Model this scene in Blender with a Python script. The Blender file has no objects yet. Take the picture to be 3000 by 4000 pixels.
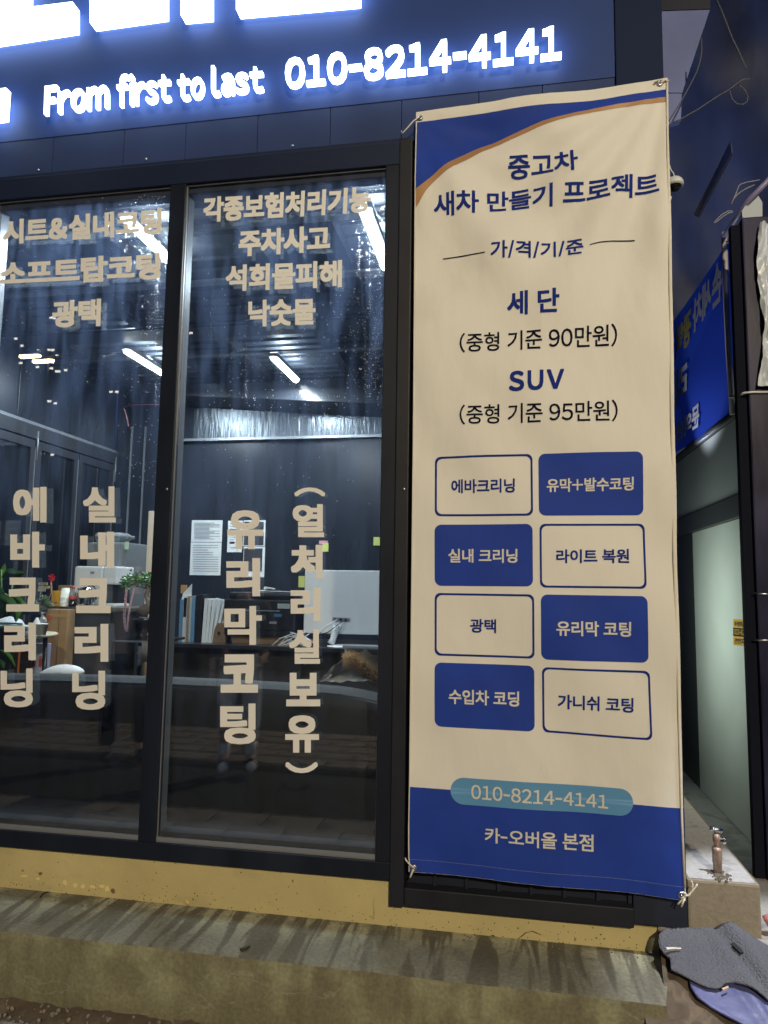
import bpy, bmesh, math, random
from mathutils import Vector, Matrix, noise
random.seed(7)
S = bpy.context.scene
COL = S.collection
R = math.radians

# ------------------------------------------------------------------ camera
CAM = Vector((0.0, -2.474, 1.5))
YAW, PITCH, ROLL, FPX = -0.17725, 0.10592, 0.015367, 2773.0
_f = Vector((math.sin(YAW)*math.cos(PITCH), math.cos(YAW)*math.cos(PITCH), math.sin(PITCH)))
_r = Vector((math.cos(YAW), -math.sin(YAW), 0)); _u = _r.cross(_f)
CR = _r*math.cos(ROLL) + _u*math.sin(ROLL); CU = _u*math.cos(ROLL) - _r*math.sin(ROLL); CF = _f
cd = bpy.data.cameras.new('camera'); cam = bpy.data.objects.new('camera', cd); COL.objects.link(cam)
cd.sensor_fit = 'VERTICAL'; cd.sensor_height = 36; cd.sensor_width = 27; cd.lens = FPX/4000*36
cd.clip_start = 0.05; cd.clip_end = 500
m = Matrix((CR, CU, -CF)).transposed().to_4x4(); m.translation = CAM
cam.matrix_world = m
S.camera = cam

# ------------------------------------------------------------------ world, exposure, street light
W = bpy.data.worlds.new('World'); S.world = W; W.use_nodes = True
bg = W.node_tree.nodes['Background']
bg.inputs[0].default_value = (0.20, 0.34, 1.0, 1); bg.inputs[1].default_value = 0.085
S.view_settings.view_transform = 'Standard'; S.view_settings.look = 'None'
S.view_settings.exposure = 0; S.view_settings.gamma = 1
S.render.film_transparent = False
S.cycles.max_bounces = 10; S.cycles.transparent_max_bounces = 24; S.cycles.glossy_bounces = 5
S.cycles.caustics_reflective = False; S.cycles.caustics_refractive = False
S.cycles.sample_clamp_indirect = 6.0

def lamp(name, kind, loc, power, color, target=None, size=0.3, size_y=None, spot=None, parent=None):
    l = bpy.data.lights.new(name, kind); l.energy = power; l.color = color
    if kind == 'AREA':
        l.shape = 'RECTANGLE' if size_y else 'DISK'; l.size = size
        if size_y: l.size_y = size_y
    else:
        l.shadow_soft_size = size
    if spot: l.spot_size = R(spot); l.spot_blend = 0.5
    o = bpy.data.objects.new(name, l); COL.objects.link(o); o.location = loc
    if target is not None:
        o.rotation_euler = (Vector(target)-Vector(loc)).to_track_quat('-Z', 'Y').to_euler()
    return o
STREET = (2.3, -8.6, 5.4)
STREET2 = (-10.2, -13.0, 7.2)
lamp('street_light', 'POINT', (STREET[0], STREET[1], STREET[2]-0.12), 2350, (1.0, 0.84, 0.58), size=0.10)

# ------------------------------------------------------------------ pixel -> place on a real plane
def ray(px, py): return CF + CR*((px-1500)/FPX) + CU*((2000-py)/FPX)
def at(px, py, Y):
    d = ray(px, py); return CAM + d*((Y-CAM.y)/d.y)
def atX(px, py, X):
    d = ray(px, py); return CAM + d*((X-CAM.x)/d.x)
def atZ(px, py, Z):
    d = ray(px, py); return CAM + d*((Z-CAM.z)/d.z)

# ------------------------------------------------------------------ materials
MATS = {}
def mat(name, col, rough=0.6, metal=0.0, spec=0.5, var=None, bump=None, coat=0.0, emit=None, alpha=1.0):
    """var=(scale, amount, stretch) mottles the colour; bump=(scale, strength, stretch)"""
    if name in MATS: return MATS[name]
    m = bpy.data.materials.new(name); m.use_nodes = True; nt = m.node_tree; n = nt.nodes; L = nt.links
    b = n['Principled BSDF']
    b.inputs['Base Color'].default_value = (*col, 1); b.inputs['Roughness'].default_value = rough
    b.inputs['Metallic'].default_value = metal; b.inputs['Specular IOR Level'].default_value = spec
    b.inputs['Coat Weight'].default_value = coat
    if emit:
        b.inputs['Emission Color'].default_value = (*emit[0], 1); b.inputs['Emission Strength'].default_value = emit[1]
    tc = n.new('ShaderNodeTexCoord')
    def tex(scale, stretch, detail=6):
        mp = n.new('ShaderNodeMapping'); mp.inputs['Scale'].default_value = stretch or (1, 1, 1)
        L.new(tc.outputs['Object'], mp.inputs[0])
        t = n.new('ShaderNodeTexNoise'); t.inputs['Scale'].default_value = scale; t.inputs['Detail'].default_value = detail
        L.new(mp.outputs[0], t.inputs['Vector']); return t
    if var:
        t = tex(var[0], var[2] if len(var) > 2 else None)
        r = n.new('ShaderNodeMapRange'); r.inputs['From Min'].default_value = 0.3; r.inputs['From Max'].default_value = 0.7
        r.inputs['To Min'].default_value = 1-var[1]; r.inputs['To Max'].default_value = 1+var[1]
        L.new(t.outputs['Fac'], r.inputs['Value'])
        x = n.new('ShaderNodeVectorMath'); x.operation = 'SCALE'; x.inputs[0].default_value = col
        L.new(r.outputs[0], x.inputs['Scale']); L.new(x.outputs[0], b.inputs['Base Color'])
        r2 = n.new('ShaderNodeMapRange'); r2.inputs['To Min'].default_value = max(0, rough-0.12); r2.inputs['To Max'].default_value = min(1, rough+0.12)
        L.new(t.outputs['Fac'], r2.inputs['Value']); L.new(r2.outputs[0], b.inputs['Roughness'])
    if bump:
        t = tex(bump[0], bump[2] if len(bump) > 2 else None)
        bp = n.new('ShaderNodeBump'); bp.inputs['Strength'].default_value = bump[1]; bp.inputs['Distance'].default_value = 0.01
        L.new(t.outputs['Fac'], bp.inputs['Height']); L.new(bp.outputs[0], b.inputs['Normal'])
    MATS[name] = m; return m

def emis(name, col, strength):
    if name in MATS: return MATS[name]
    m = bpy.data.materials.new(name); m.use_nodes = True; n = m.node_tree.nodes; n.clear()
    e = n.new('ShaderNodeEmission'); e.inputs[0].default_value = (*col, 1); e.inputs[1].default_value = strength
    o = n.new('ShaderNodeOutputMaterial'); m.node_tree.links.new(e.outputs[0], o.inputs[0])
    MATS[name] = m; return m

def glass_mat(name, tint=(1, 1, 1), dirt=0.03, refl=1.0):  # dirt: streaky film plus a blue haze veil put into the glass
    m = bpy.data.materials.new(name); m.use_nodes = True; nt = m.node_tree; n = nt.nodes; L = nt.links; n.clear()
    out = n.new('ShaderNodeOutputMaterial')
    tr = n.new('ShaderNodeBsdfTransparent'); tr.inputs[0].default_value = (*tint, 1)
    gl = n.new('ShaderNodeBsdfGlossy'); gl.inputs['Roughness'].default_value = 0.0; gl.inputs['Color'].default_value = (refl, refl, refl, 1)
    fr = n.new('ShaderNodeFresnel'); fr.inputs['IOR'].default_value = 1.85
    ge = n.new('ShaderNodeNewGeometry'); iv = n.new('ShaderNodeMath'); iv.operation = 'SUBTRACT'; iv.inputs[0].default_value = 1; L.new(ge.outputs['Backfacing'], iv.inputs[1])
    ff = n.new('ShaderNodeMath'); ff.operation = 'MULTIPLY'; L.new(fr.outputs[0], ff.inputs[0]); L.new(iv.outputs[0], ff.inputs[1])
    mx = n.new('ShaderNodeMixShader'); L.new(ff.outputs[0], mx.inputs[0]); L.new(tr.outputs[0], mx.inputs[1]); L.new(gl.outputs[0], mx.inputs[2])
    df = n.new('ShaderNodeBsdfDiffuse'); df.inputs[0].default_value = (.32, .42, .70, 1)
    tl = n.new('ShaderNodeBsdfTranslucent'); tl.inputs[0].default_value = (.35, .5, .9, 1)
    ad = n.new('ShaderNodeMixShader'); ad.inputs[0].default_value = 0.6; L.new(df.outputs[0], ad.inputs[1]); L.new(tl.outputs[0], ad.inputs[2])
    tc = n.new('ShaderNodeTexCoord'); mp = n.new('ShaderNodeMapping'); mp.inputs['Scale'].default_value = (9, 1, 1.3); mp.inputs['Rotation'].default_value = (0, .15, 0)
    L.new(tc.outputs['Object'], mp.inputs[0])
    t = n.new('ShaderNodeTexNoise'); t.inputs['Scale'].default_value = 2.2; t.inputs['Detail'].default_value = 8; t.inputs['Distortion'].default_value = .6
    L.new(mp.outputs[0], t.inputs['Vector'])
    r = n.new('ShaderNodeMapRange'); r.inputs['From Min'].default_value = .38; r.inputs['From Max'].default_value = .75
    r.inputs['To Min'].default_value = dirt*.25; r.inputs['To Max'].default_value = dirt*2.2
    L.new(t.outputs['Fac'], r.inputs['Value'])
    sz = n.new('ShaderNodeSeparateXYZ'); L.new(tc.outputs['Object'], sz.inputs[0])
    rz_ = n.new('ShaderNodeMapRange'); rz_.inputs['From Min'].default_value = 1.2; rz_.inputs['From Max'].default_value = 2.9; rz_.inputs['To Min'].default_value = .25; rz_.inputs['To Max'].default_value = 2.2  # haze veil grows stronger with height
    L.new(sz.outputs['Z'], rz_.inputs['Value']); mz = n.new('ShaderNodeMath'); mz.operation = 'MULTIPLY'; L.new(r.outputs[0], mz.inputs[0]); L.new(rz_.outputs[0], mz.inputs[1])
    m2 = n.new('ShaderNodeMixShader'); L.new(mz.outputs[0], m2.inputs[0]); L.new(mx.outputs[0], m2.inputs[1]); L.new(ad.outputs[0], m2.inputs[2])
    L.new(m2.outputs[0], out.inputs[0]); MATS[name] = m; return m

# ------------------------------------------------------------------ mesh builder
class MB:
    def __init__(s): s.v = []; s.f = []
    def add(s, vs, fs):
        k = len(s.v); s.v += [tuple(v) for v in vs]; s.f += [tuple(i+k for i in f) for f in fs]; return s
    def box(s, x0, x1, y0, y1, z0, z1):
        return s.add([(x, y, z) for z in (z0, z1) for y in (y0, y1) for x in (x0, x1)],
                     [(0, 2, 3, 1), (4, 5, 7, 6), (0, 1, 5, 4), (2, 6, 7, 3), (0, 4, 6, 2), (1, 3, 7, 5)])
    def bbox(s, x0, x1, y0, y1, z0, z1, b=0.004):
        """box with chamfered vertical and horizontal edges"""
        bm = bmesh.new(); bmesh.ops.create_cube(bm, size=1)
        for v in bm.verts:
            v.co = Vector((x0+(v.co.x+.5)*(x1-x0), y0+(v.co.y+.5)*(y1-y0), z0+(v.co.z+.5)*(z1-z0)))
        bmesh.ops.bevel(bm, geom=bm.edges[:], offset=b, segments=2, affect='EDGES', profile=.6)
        return s.bm(bm)
    def bm(s, bm, M=None):
        bm.verts.index_update(); k = len(s.v)
        s.v += [tuple(M @ v.co if M else v.co) for v in bm.verts]
        s.f += [tuple(v.index+k for v in f.verts) for f in bm.faces]; bm.free(); return s
    def quad(s, a, b, c, d): return s.add([a, b, c, d], [(0, 1, 2, 3)])
    def slab(s, pts, off):
        """extrude a polygon (list of Vectors) by vector off"""
        n = len(pts); off = Vector(off)
        vs = [Vector(p) for p in pts] + [Vector(p)+off for p in pts]
        fs = [tuple(range(n)), tuple(range(2*n-1, n-1, -1))] + [(i, i+n, (i+1) % n+n, (i+1) % n) for i in range(n)]
        return s.add(vs, fs)
    def tube(s, pts, r, n=8, cap=True):
        pts = [Vector(p) for p in pts]; N = len(pts); rings = []
        rr = r if isinstance(r, (list, tuple)) else [r]*N
        prev = None; vs = []
        for i, p in enumerate(pts):
            t = (pts[min(i+1, N-1)]-pts[max(i-1, 0)])
            t = t.normalized() if t.length > 1e-9 else Vector((0, 0, 1))
            if prev is None:
                a = Vector((0, 0, 1)) if abs(t.z) < .9 else Vector((1, 0, 0)); x = t.cross(a).normalized()
            else:
                x = (prev - t*prev.dot(t)).normalized()
            prev = x; y = t.cross(x)
            vs += [p + (x*math.cos(2*math.pi*k/n)+y*math.sin(2*math.pi*k/n))*rr[i] for k in range(n)]
        fs = [(i*n+k, i*n+(k+1) % n, (i+1)*n+(k+1) % n, (i+1)*n+k) for i in range(N-1) for k in range(n)]
        if cap: fs += [tuple(range(n-1, -1, -1)), tuple((N-1)*n+k for k in range(n))]
        return s.add(vs, fs)
    def lathe(s, prof, c, n=20, axis='Z'):
        vs = []
        for (r, h) in prof:
            for k in range(n):
                a = 2*math.pi*k/n
                v = Vector((r*math.cos(a), r*math.sin(a), h))
                if axis == 'Y': v = Vector((v.x, v.z, v.y))
                if axis == 'X': v = Vector((v.z, v.x, v.y))
                vs.append(Vector(c)+v)
        N = len(prof)
        fs = [(i*n+k, i*n+(k+1) % n, (i+1)*n+(k+1) % n, (i+1)*n+k) for i in range(N-1) for k in range(n)]
        fs += [tuple(range(n-1, -1, -1)), tuple((N-1)*n+k for k in range(n))]
        return s.add(vs, fs)
    def grid(s, fn, nu, nv):
        vs = [fn(i/nu, j/nv) for j in range(nv+1) for i in range(nu+1)]
        fs = [(j*(nu+1)+i, j*(nu+1)+i+1, (j+1)*(nu+1)+i+1, (j+1)*(nu+1)+i) for j in range(nv) for i in range(nu)]
        return s.add(vs, fs)
    def build(s, name, mtl, parent=None, smooth=False, label=None, solid=0):
        me = bpy.data.meshes.new(name); me.from_pydata(s.v, [], s.f); me.update()
        if mtl: me.materials.append(mtl)
        if smooth:
            me.polygons.foreach_set('use_smooth', [True]*len(me.polygons))
        bm = bmesh.new(); bm.from_mesh(me); bmesh.ops.recalc_face_normals(bm, faces=bm.faces[:])
        bm.to_mesh(me); bm.free()
        return link(name, me, parent, label)
def link(name, me, parent=None, label=None):
    o = bpy.data.objects.new(name, me); COL.objects.link(o)
    if parent is not None:
        o.parent = parent
        p = parent; off = Vector((0, 0, 0))
        while p is not None: off += p.location; p = p.parent
        o.location = -off
    if label: o['label'] = label
    return o
def thing(name, label, cat, loc=(0, 0, 0), group=None):
    o = bpy.data.objects.new(name, None); COL.objects.link(o); o.location = loc; o.empty_display_size = .1
    o['label'] = label; o['category'] = cat
    if group: o['group'] = group
    return o
def tag(o, label, cat, group=None, kind=None):
    o['label'] = label; o['category'] = cat
    if group: o['group'] = group
    if kind: o['kind'] = kind
    return o
def struct(o, label=None):
    o['kind'] = 'structure'
    if label: o['label'] = label
    return o

# ------------------------------------------------------------------ lettering
_TC = {}; _GC = {}
def one_glyph(ch, heavy):
    """outline mesh of one character: verts, faces, x0, x1"""
    key = (ch, heavy)
    if key in _GC: return _GC[key]
    if ch == '/':
        h = 0; vs = [(0-h, -.08), (.07+h, -.08), (.27+h, .82), (.20-h, .82)]; fs = [(0, 1, 2, 3)]
    elif ch == '-':
        vs = [(0, .28), (.34, .28), (.34, .365), (0, .365)]; h = 0
        vs = [(-h, .28-h), (.34+h, .28-h), (.34+h, .365+h), (-h, .365+h)]; fs = [(0, 1, 2, 3)]
    else:
        c = bpy.data.curves.new('lettering', 'FONT'); c.body = chr(ord(ch)+0xFEE0) if 33 <= ord(ch) < 127 else ch; c.resolution_u = 3
        ob = bpy.data.objects.new('lettering', c); COL.objects.link(ob)
        me = bpy.data.meshes.new_from_object(ob.evaluated_get(bpy.context.evaluated_depsgraph_get()))
        vs = [(v.co.x, v.co.y) for v in me.vertices]; fs = [tuple(p.vertices) for p in me.polygons]
        bpy.data.objects.remove(ob); bpy.data.curves.remove(c); bpy.data.meshes.remove(me)
    _GC[key] = (vs, fs, min(v[0] for v in vs), max(v[0] for v in vs)); return _GC[key]
def glyphs(txt, per_char=False, rot=0, heavy=0.0, spacing=1.0):
    key = (txt, per_char, rot, heavy, spacing)
    if key in _TC: return _TC[key]
    pen = 0; chars = []; ex = heavy
    for ch in txt:
        if ch == ' ': pen += .27*spacing; continue
        vs, fs, a, b = one_glyph(ch, heavy)
        if ord(ch) < 127:
            gap = (.07+heavy*1.9)*spacing; off = pen+gap/2-a; pen += (b-a)+gap
        else: off = pen; pen += .90*spacing
        chars.append((ch, [(x+off, y) for x, y in vs], fs))
    if rot: chars = [(c, [(y*rot, -x*rot) for x, y in v], f) for c, v, f in chars]
    xs = [p[0] for c, v, f in chars for p in v]; ys = [p[1] for c, v, f in chars for p in v]
    x0 = min(xs)-ex; x1 = max(xs)+ex; y0 = min(ys)-ex; y1 = max(ys)+ex
    ring = [(0, 0)]
    if ex:
        st = [-1, 0] if ex < .03 else [-1, -.5, 0, .5]
        for t in st: t *= ex; ring += [(t, -ex), (ex, t), (-t, ex), (-ex, -t)]
    res = []
    for ch, vs, fs in chars:
        V = []; F = []
        for j, (dx, dy) in enumerate(ring):
            b = len(V); V += [((x+dx-x0)/(x1-x0), (y+dy-y0)/(y1-y0), j) for x, y in vs]; F += [tuple(i+b for i in f) for f in fs]
        res.append((ch, V, F))
    if not per_char:
        V = []; F = []
        for ch, v, f in res: b = len(V); V += v; F += [tuple(i+b for i in g) for g in f]
        res = [(txt, V, F)]
    _TC[key] = res
    return res
def warp(q, u, v):
    TL, TR, BR, BL = q
    return (BL*(1-u)+BR*u)*(1-v) + (TL*(1-u)+TR*u)*v
def letters(name, txt, q, mtl, parent, heavy=0.02, rot=0, lift=(0, 0, 0), disp=None, per_char=False, depth=0.0, label=None, mirror=False, spacing=1.0):
    """flat (or depth-thick) lettering stretched over the world quad q = TL,TR,BR,BL"""
    out = []; q = [Vector(p) for p in q]; lift = Vector(lift)
    nrm = (q[1]-q[0]).cross(q[3]-q[0]).normalized()
    if nrm.dot(CAM-q[0]) < 0: nrm = -nrm
    for ch, V, F in glyphs(txt, per_char, rot, heavy, spacing):
        P = []
        for (u, v, j) in V:
            p = warp(q, (1-u) if mirror else u, v) + lift + nrm*(j*0.00001)
            P.append(p)
        me = bpy.data.meshes.new(name); me.from_pydata([tuple(p) for p in P], [], F); me.update()
        if disp:            # cut long strokes so the print can follow the folds of the cloth
            bm = bmesh.new(); bm.from_mesh(me)
            for _ in range(2):
                es = [e for e in bm.edges if e.calc_length() > .016]
                if not es: break
                bmesh.ops.subdivide_edges(bm, edges=es, cuts=1); bmesh.ops.triangulate(bm, faces=bm.faces[:])
            for v in bm.verts: v.co = v.co + disp(v.co)
            bm.to_mesh(me); bm.free()
        if depth:
            bm = bmesh.new(); bm.from_mesh(me)
            r = bmesh.ops.extrude_face_region(bm, geom=bm.faces[:])
            vs = [g for g in r['geom'] if isinstance(g, bmesh.types.BMVert)]
            bmesh.ops.translate(bm, verts=vs, vec=nrm*depth)
            bmesh.ops.recalc_face_normals(bm, faces=bm.faces[:]); bm.to_mesh(me); bm.free()
        me.materials.append(mtl); out.append(link(name, me, parent, label))
    return out
def pq(pts, Y): return [at(x, y, Y) for x, y in pts]
def pbox(x0, y0, x1, y1, Y): return [at(x0, y0, Y), at(x1, y0, Y), at(x1, y1, Y), at(x0, y1, Y)]
def prect(x0, y0, x1, y1, Y):
    """upright world rectangle (X0,X1,Z0,Z1) nearest the pixel box at depth Y"""
    ym = (y0+y1)/2; xm = (x0+x1)/2
    return at(x0, ym, Y).x, at(x1, ym, Y).x, at(xm, y1, Y).z, at(xm, y0, Y).z

# ------------------------------------------------------------------ shared materials
dark = mat('dark_powder_coat', (.015, .017, .026), .5, spec=.3, var=(5, .25), bump=(60, .04))
dark2 = mat('dark_window_frame', (.010, .014, .028), .45, spec=.3, var=(7, .3, (1, 1, .3)))
clad = mat('charcoal_cladding', (.017, .021, .038), .5, spec=.3, var=(2.5, .2, (1, 1, .3)), bump=(9, .05))
navy = mat('sign_board_haze_blue', (.027, .058, .215), .55, spec=.2, var=(1.2, .10))  # blue haze around the lit letters is put into the board colour
alu = mat('brushed_aluminium', (.36, .38, .41), .32, metal=.6, bump=(50, .05, (20, 20, 1)))
cladt = mat('cladding_haze_blue', (.026, .046, .135), .55, spec=.2, var=(2.5, .2, (1, 1, .3)))  # cladding coat tinted with the blue sign haze
headm = mat('head_frame_haze_blue', (.010, .018, .048), .5, spec=.25, var=(5, .2, (.4, 1, 1)))  # blue sign haze put into the head frame colour too
inner = mat('inner_frame_coat', (.20, .22, .24), .3, metal=.2)
steel = mat('zinc_screw', (.6, .6, .62), .3, metal=1)
chrome = mat('chrome', (.75, .76, .8), .12, metal=1)
white = mat('white_plastic', (.72, .73, .74), .35)
black = mat('black_plastic', (.012, .012, .014), .32)
blackg = mat('black_gloss', (.010, .011, .013), .12)
vinyl = mat('white_vinyl', (.90, .89, .86), .45, var=(3, .04))
paper = mat('paper_white', (.72, .75, .76), .7)
kraft = mat('cardboard', (.40, .25, .12), .8, var=(14, .08), bump=(30, .1))
wood = mat('light_wood', (.55, .42, .27), .55, var=(6, .15, (6, 6, .6)))
walnut = mat('brown_wood', (.17, .10, .055), .5, var=(8, .25, (1, 6, 6)))
leafm = mat('leaf_green', (.10, .24, .035), .35, var=(9, .25))
leafd = mat('leaf_dark', (.035, .11, .03), .35, var=(20, .3))

# ================================================================== THE SHOP BUILDING
shop = thing('shop_building', 'black metal clad shop with a lit sign band above big display windows', 'shop', (-1.4, 0, .375))
# sign board sheets (each a sheet of its own) and ribbed strip below
MB().box(-3.9, .375, -.002, .05, 3.335, 5.0).build('sign_backing_sheet', navy, shop)
seam = [-3.9, -3.6, -3.3, -3.0, -2.72, -2.43, -2.14, -1.856, -1.537, -1.27, -.969, -.676, -.399, -.11, .12, .375]
for a, b in zip(seam, seam[1:]):
    MB().bbox(a+.0012, b-.0012, .000, .05, 3.175, 3.334, .001).build('cladding_panel', cladt, shop)
MB().box(-3.9, .375, -.012, .05, 3.158, 3.172).build('drip_trim', headm, shop)
MB().bbox(.378, .54, -.006, .06, .455, 3.172, .004).build('corner_trim', clad, shop)
MB().bbox(.378, .54, -.006, .06, 3.174, 5.0, .004).build('corner_trim', mat('trim_haze_blue', (.012, .022, .060), .6, spec=.1), shop)  # upper trim piece carries the blue sign haze in its colour
MB().bbox(-.3995, -.3515, -.034, .06, .452, 3.155, .004).build('window_post', dark, shop)
MB().box(-.351, .377, -.002, .05, 3.10, 3.156).build('panel_head', dark, shop)
MB().bbox(-.351, .377, -.028, .05, .452, .512, .004).build('panel_sill', dark, shop)
x = -.351
k = 0
while x < .375:
    w = min(.105, .376-x); z0 = .513
    MB().box(x, x+w-.012, .016, .05, z0, 3.1).build('wall_board', clad, shop)
    MB().box(x+w-.012, x+w, .004, .05, z0, 3.1).build('wall_rib', clad, shop)
    x += w
MB().box(.5, .54, .06, 3.5, .455, 5.0).build('side_wall', clad, shop)
MB().box(-3.9, .54, .06, 3.5, 3.45, 3.55).build('roof', dark, shop)
# painted plinth
def plinth_mat():
    m = mat('ochre_plinth_paint', (.56, .47, .225), .7, var=(3.5, .10), bump=(40, .15))
    n = m.node_tree.nodes; L = m.node_tree.links; b = n['Principled BSDF']
    src = b.inputs['Base Color'].links[0].from_socket
    tc = n.new('ShaderNodeTexCoord'); t = n.new('ShaderNodeTexNoise'); t.inputs['Scale'].default_value = 26; t.inputs['Detail'].default_value = 3
    L.new(tc.outputs['Object'], t.inputs['Vector'])
    r = n.new('ShaderNodeMapRange'); r.inputs['From Min'].default_value = .68; r.inputs['From Max'].default_value = .72
    L.new(t.outputs['Fac'], r.inputs['Value'])
    mx = n.new('ShaderNodeMixRGB'); L.new(r.outputs[0], mx.inputs[0]); L.new(src, mx.inputs[1]); mx.inputs[2].default_value = (.16, .12, .06, 1)
    # broad grey grime
    t2 = n.new('ShaderNodeTexNoise'); t2.inputs['Scale'].default_value = 4; t2.inputs['Detail'].default_value = 7
    mp = n.new('ShaderNodeMapping'); mp.inputs['Scale'].default_value = (1, 1, 3); L.new(tc.outputs['Object'], mp.inputs[0]); L.new(mp.outputs[0], t2.inputs['Vector'])
    r2 = n.new('ShaderNodeMapRange'); r2.inputs['From Min'].default_value = .55; r2.inputs['From Max'].default_value = .8; r2.inputs['To Max'].default_value = .5
    L.new(t2.outputs['Fac'], r2.inputs['Value'])
    mx2 = n.new('ShaderNodeMixRGB'); L.new(r2.outputs[0], mx2.inputs[0]); L.new(mx.outputs[0], mx2.inputs[1]); mx2.inputs[2].default_value = (.30, .25, .15, 1)
    L.new(mx2.outputs[0], b.inputs['Base Color']); return m
PL = plinth_mat()
MB().box(-4.5, -.402, -.001, .4, .30, .522).build('plinth', PL, shop)
MB().box(-.402, .454, -.001, .4, .30, .449).build('plinth', PL, shop)
# cracks in the plinth: thin dark gaps
crk = mat('crack_shadow_dirt', (.02, .017, .012), .95)
def ribbon(pts, w, name, m, parent, Y, dy=-.0016):
    b = MB(); P = [at(px, py, Y) for px, py in pts]
    for i in range(len(P)-1):
        a, c = P[i], P[i+1]; d = (c-a).normalized(); nn = Vector((-d.z, 0, d.x))*w*random.uniform(.5, 1.3)*.5
        b.add([a-nn+Vector((0, dy, 0)), c-nn+Vector((0, dy, 0)), c+nn+Vector((0, dy, 0)), a+nn+Vector((0, dy, 0))], [(0, 1, 2, 3)])
    return b.build(name, m, parent)
ribbon([(1880, 3672), (1905, 3660), (1925, 3652), (1940, 3665), (1960, 3675), (1985, 3680), (2010, 3676), (2035, 3658), (2055, 3642), (2080, 3637), (2100, 3645), (2115, 3652)], .0032, 'crack', crk, shop, -.001)
ribbon([(2110, 3695), (2125, 3690), (2160, 3697), (2200, 3702), (2235, 3706), (2275, 3712), (2310, 3718), (2340, 3724), (2360, 3716), (2380, 3708), (2400, 3716), (2420, 3730)], .004, 'crack', crk, shop, -.001)
ribbon([(1460, 3590), (1462, 3560), (1458, 3530), (1463, 3505)], .001, 'crack', crk, shop, -.001)
# old light paint scrapes
lp = mat('fresh_paint_scrape', (.82, .68, .28), .6)
for (cx, cy, w, h) in [(255, 3446, 22, 26), (295, 3458, 22, 20), (325, 3462, 20, 20), (362, 3464, 26, 14), (400, 3462, 26, 14), (420, 3470, 22, 26), (95, 3422, 34, 10), (150, 3432, 18, 10)]:
    pts = []
    for k in range(9):
        a = 2*math.pi*k/9; rr = random.uniform(.6, 1.1)
        pts.append(at(cx+math.cos(a)*w*.5*rr, cy+math.sin(a)*h*.5*rr, -.001)+Vector((0, -.0008, 0)))
    MB().add(pts, [tuple(range(9))]).build('paint_scrape', lp, shop)

gr = MB()
for _ in range(260):
    x = random.uniform(-2.1, .44); z = .378+abs(random.gauss(0, .02)) if random.random() < .6 else random.uniform(.385, .44 if x > -.4 else .515); r = random.uniform(.0006, .0024)
    gr.add([(x+math.cos(a)*r*random.uniform(.5, 1.4), -.0022, z+math.sin(a)*r) for a in [k*math.pi/3 for k in range(6)]], [tuple(range(6))])
o = gr.build('grime_specks', crk, shop); o['kind'] = 'stuff'
cr_ = MB()
for _ in range(240):
    x = random.uniform(-2.1, .40); y = -abs(random.gauss(0, .05))-.004; r = random.uniform(.0008, .0035)
    if y < -.27: continue
    bm = bmesh.new(); bmesh.ops.create_icosphere(bm, subdivisions=1, radius=r)
    for v in bm.verts: v.co *= random.uniform(.6, 1.2)
    cr_.bm(bm, Matrix.Translation((x, y, .377+r*.4)))
tag(cr_.build('grit', mat('grit', (.20, .18, .13), .9)), 'fine grit and crumbs scattered on the top of the step', 'grit', kind='stuff')

# ================================================================== STOREFRONT WINDOW
win = thing('storefront_window', 'tall dark framed display window with white vinyl lettering on its panes', 'window', (-1.4, 0, .52))
ZT, ZB = 3.065, .597
MB().bbox(-3.3, -.4, -.022, .05, ZT, 3.156, .003).build('frame_head', headm, win)
MB().bbox(-3.3, -.4, -.022, .05, .526, ZB-.012, .003).build('frame_sill', dark2, win)
panes = [(-1.25, -.452), (-2.088, -1.315), (-2.976, -2.178)]
for a, b in [(-1.315, -1.25), (-2.178, -2.088), (-3.041, -2.976)]:
    MB().bbox(a, b, -.020, .02, ZB-.012, ZT, .002).build('mullion', dark2, win)
    MB().box(a+.003, b-.003, .02, .068, ZB-.012, ZT).build('inner_mullion', inner, win)
MB().bbox(-.452, -.4, -.020, .05, ZB-.012, ZT, .002).build('jamb', dark2, win)
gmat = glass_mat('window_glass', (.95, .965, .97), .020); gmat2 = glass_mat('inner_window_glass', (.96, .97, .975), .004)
for i, (a, b) in enumerate(panes):
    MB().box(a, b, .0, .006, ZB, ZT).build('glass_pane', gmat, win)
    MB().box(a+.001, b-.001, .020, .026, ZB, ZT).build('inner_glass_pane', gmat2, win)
    g = MB()
    e = .005
    g.box(a, b, -.006, -.001, ZT-e, ZT); g.box(a, b, -.010, -.001, ZB-.012, ZB+.004)
    g.box(a, a+.0035, -.006, -.001, ZB+.004, ZT-e); g.box(b-.0035, b, -.006, -.001, ZB+.004, ZT-e)
    g.build('gasket', alu, win)
    h = MB(); h.box(a+.0005, b-.0005, .008, .066, ZT-.025, ZT-.0005); h.box(a+.0005, b-.0005, .008, .066, ZB-.012, ZB+.02)
    h.build('inner_rail', mat('inner_rail_coat', (.035, .038, .045), .4), win)
# screws
def screw(px, py, Y, nm='screw', parent=shop):
    p = at(px, py, Y); MB().lathe([(.0055, 0), (.0055, -.002), (.003, -.004), (.001, -.0042)], p, 10, 'Y').build(nm, steel, parent, True)
for px, py in [(150, 665), (571, 622), (1143, 570)]: screw(px, py, -.002)
for px, py in [(652, 1911), (1579, 1911)]: screw(px, py, -.0345 if px > 1000 else -.0205, parent=win if px < 1000 else shop)
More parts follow.
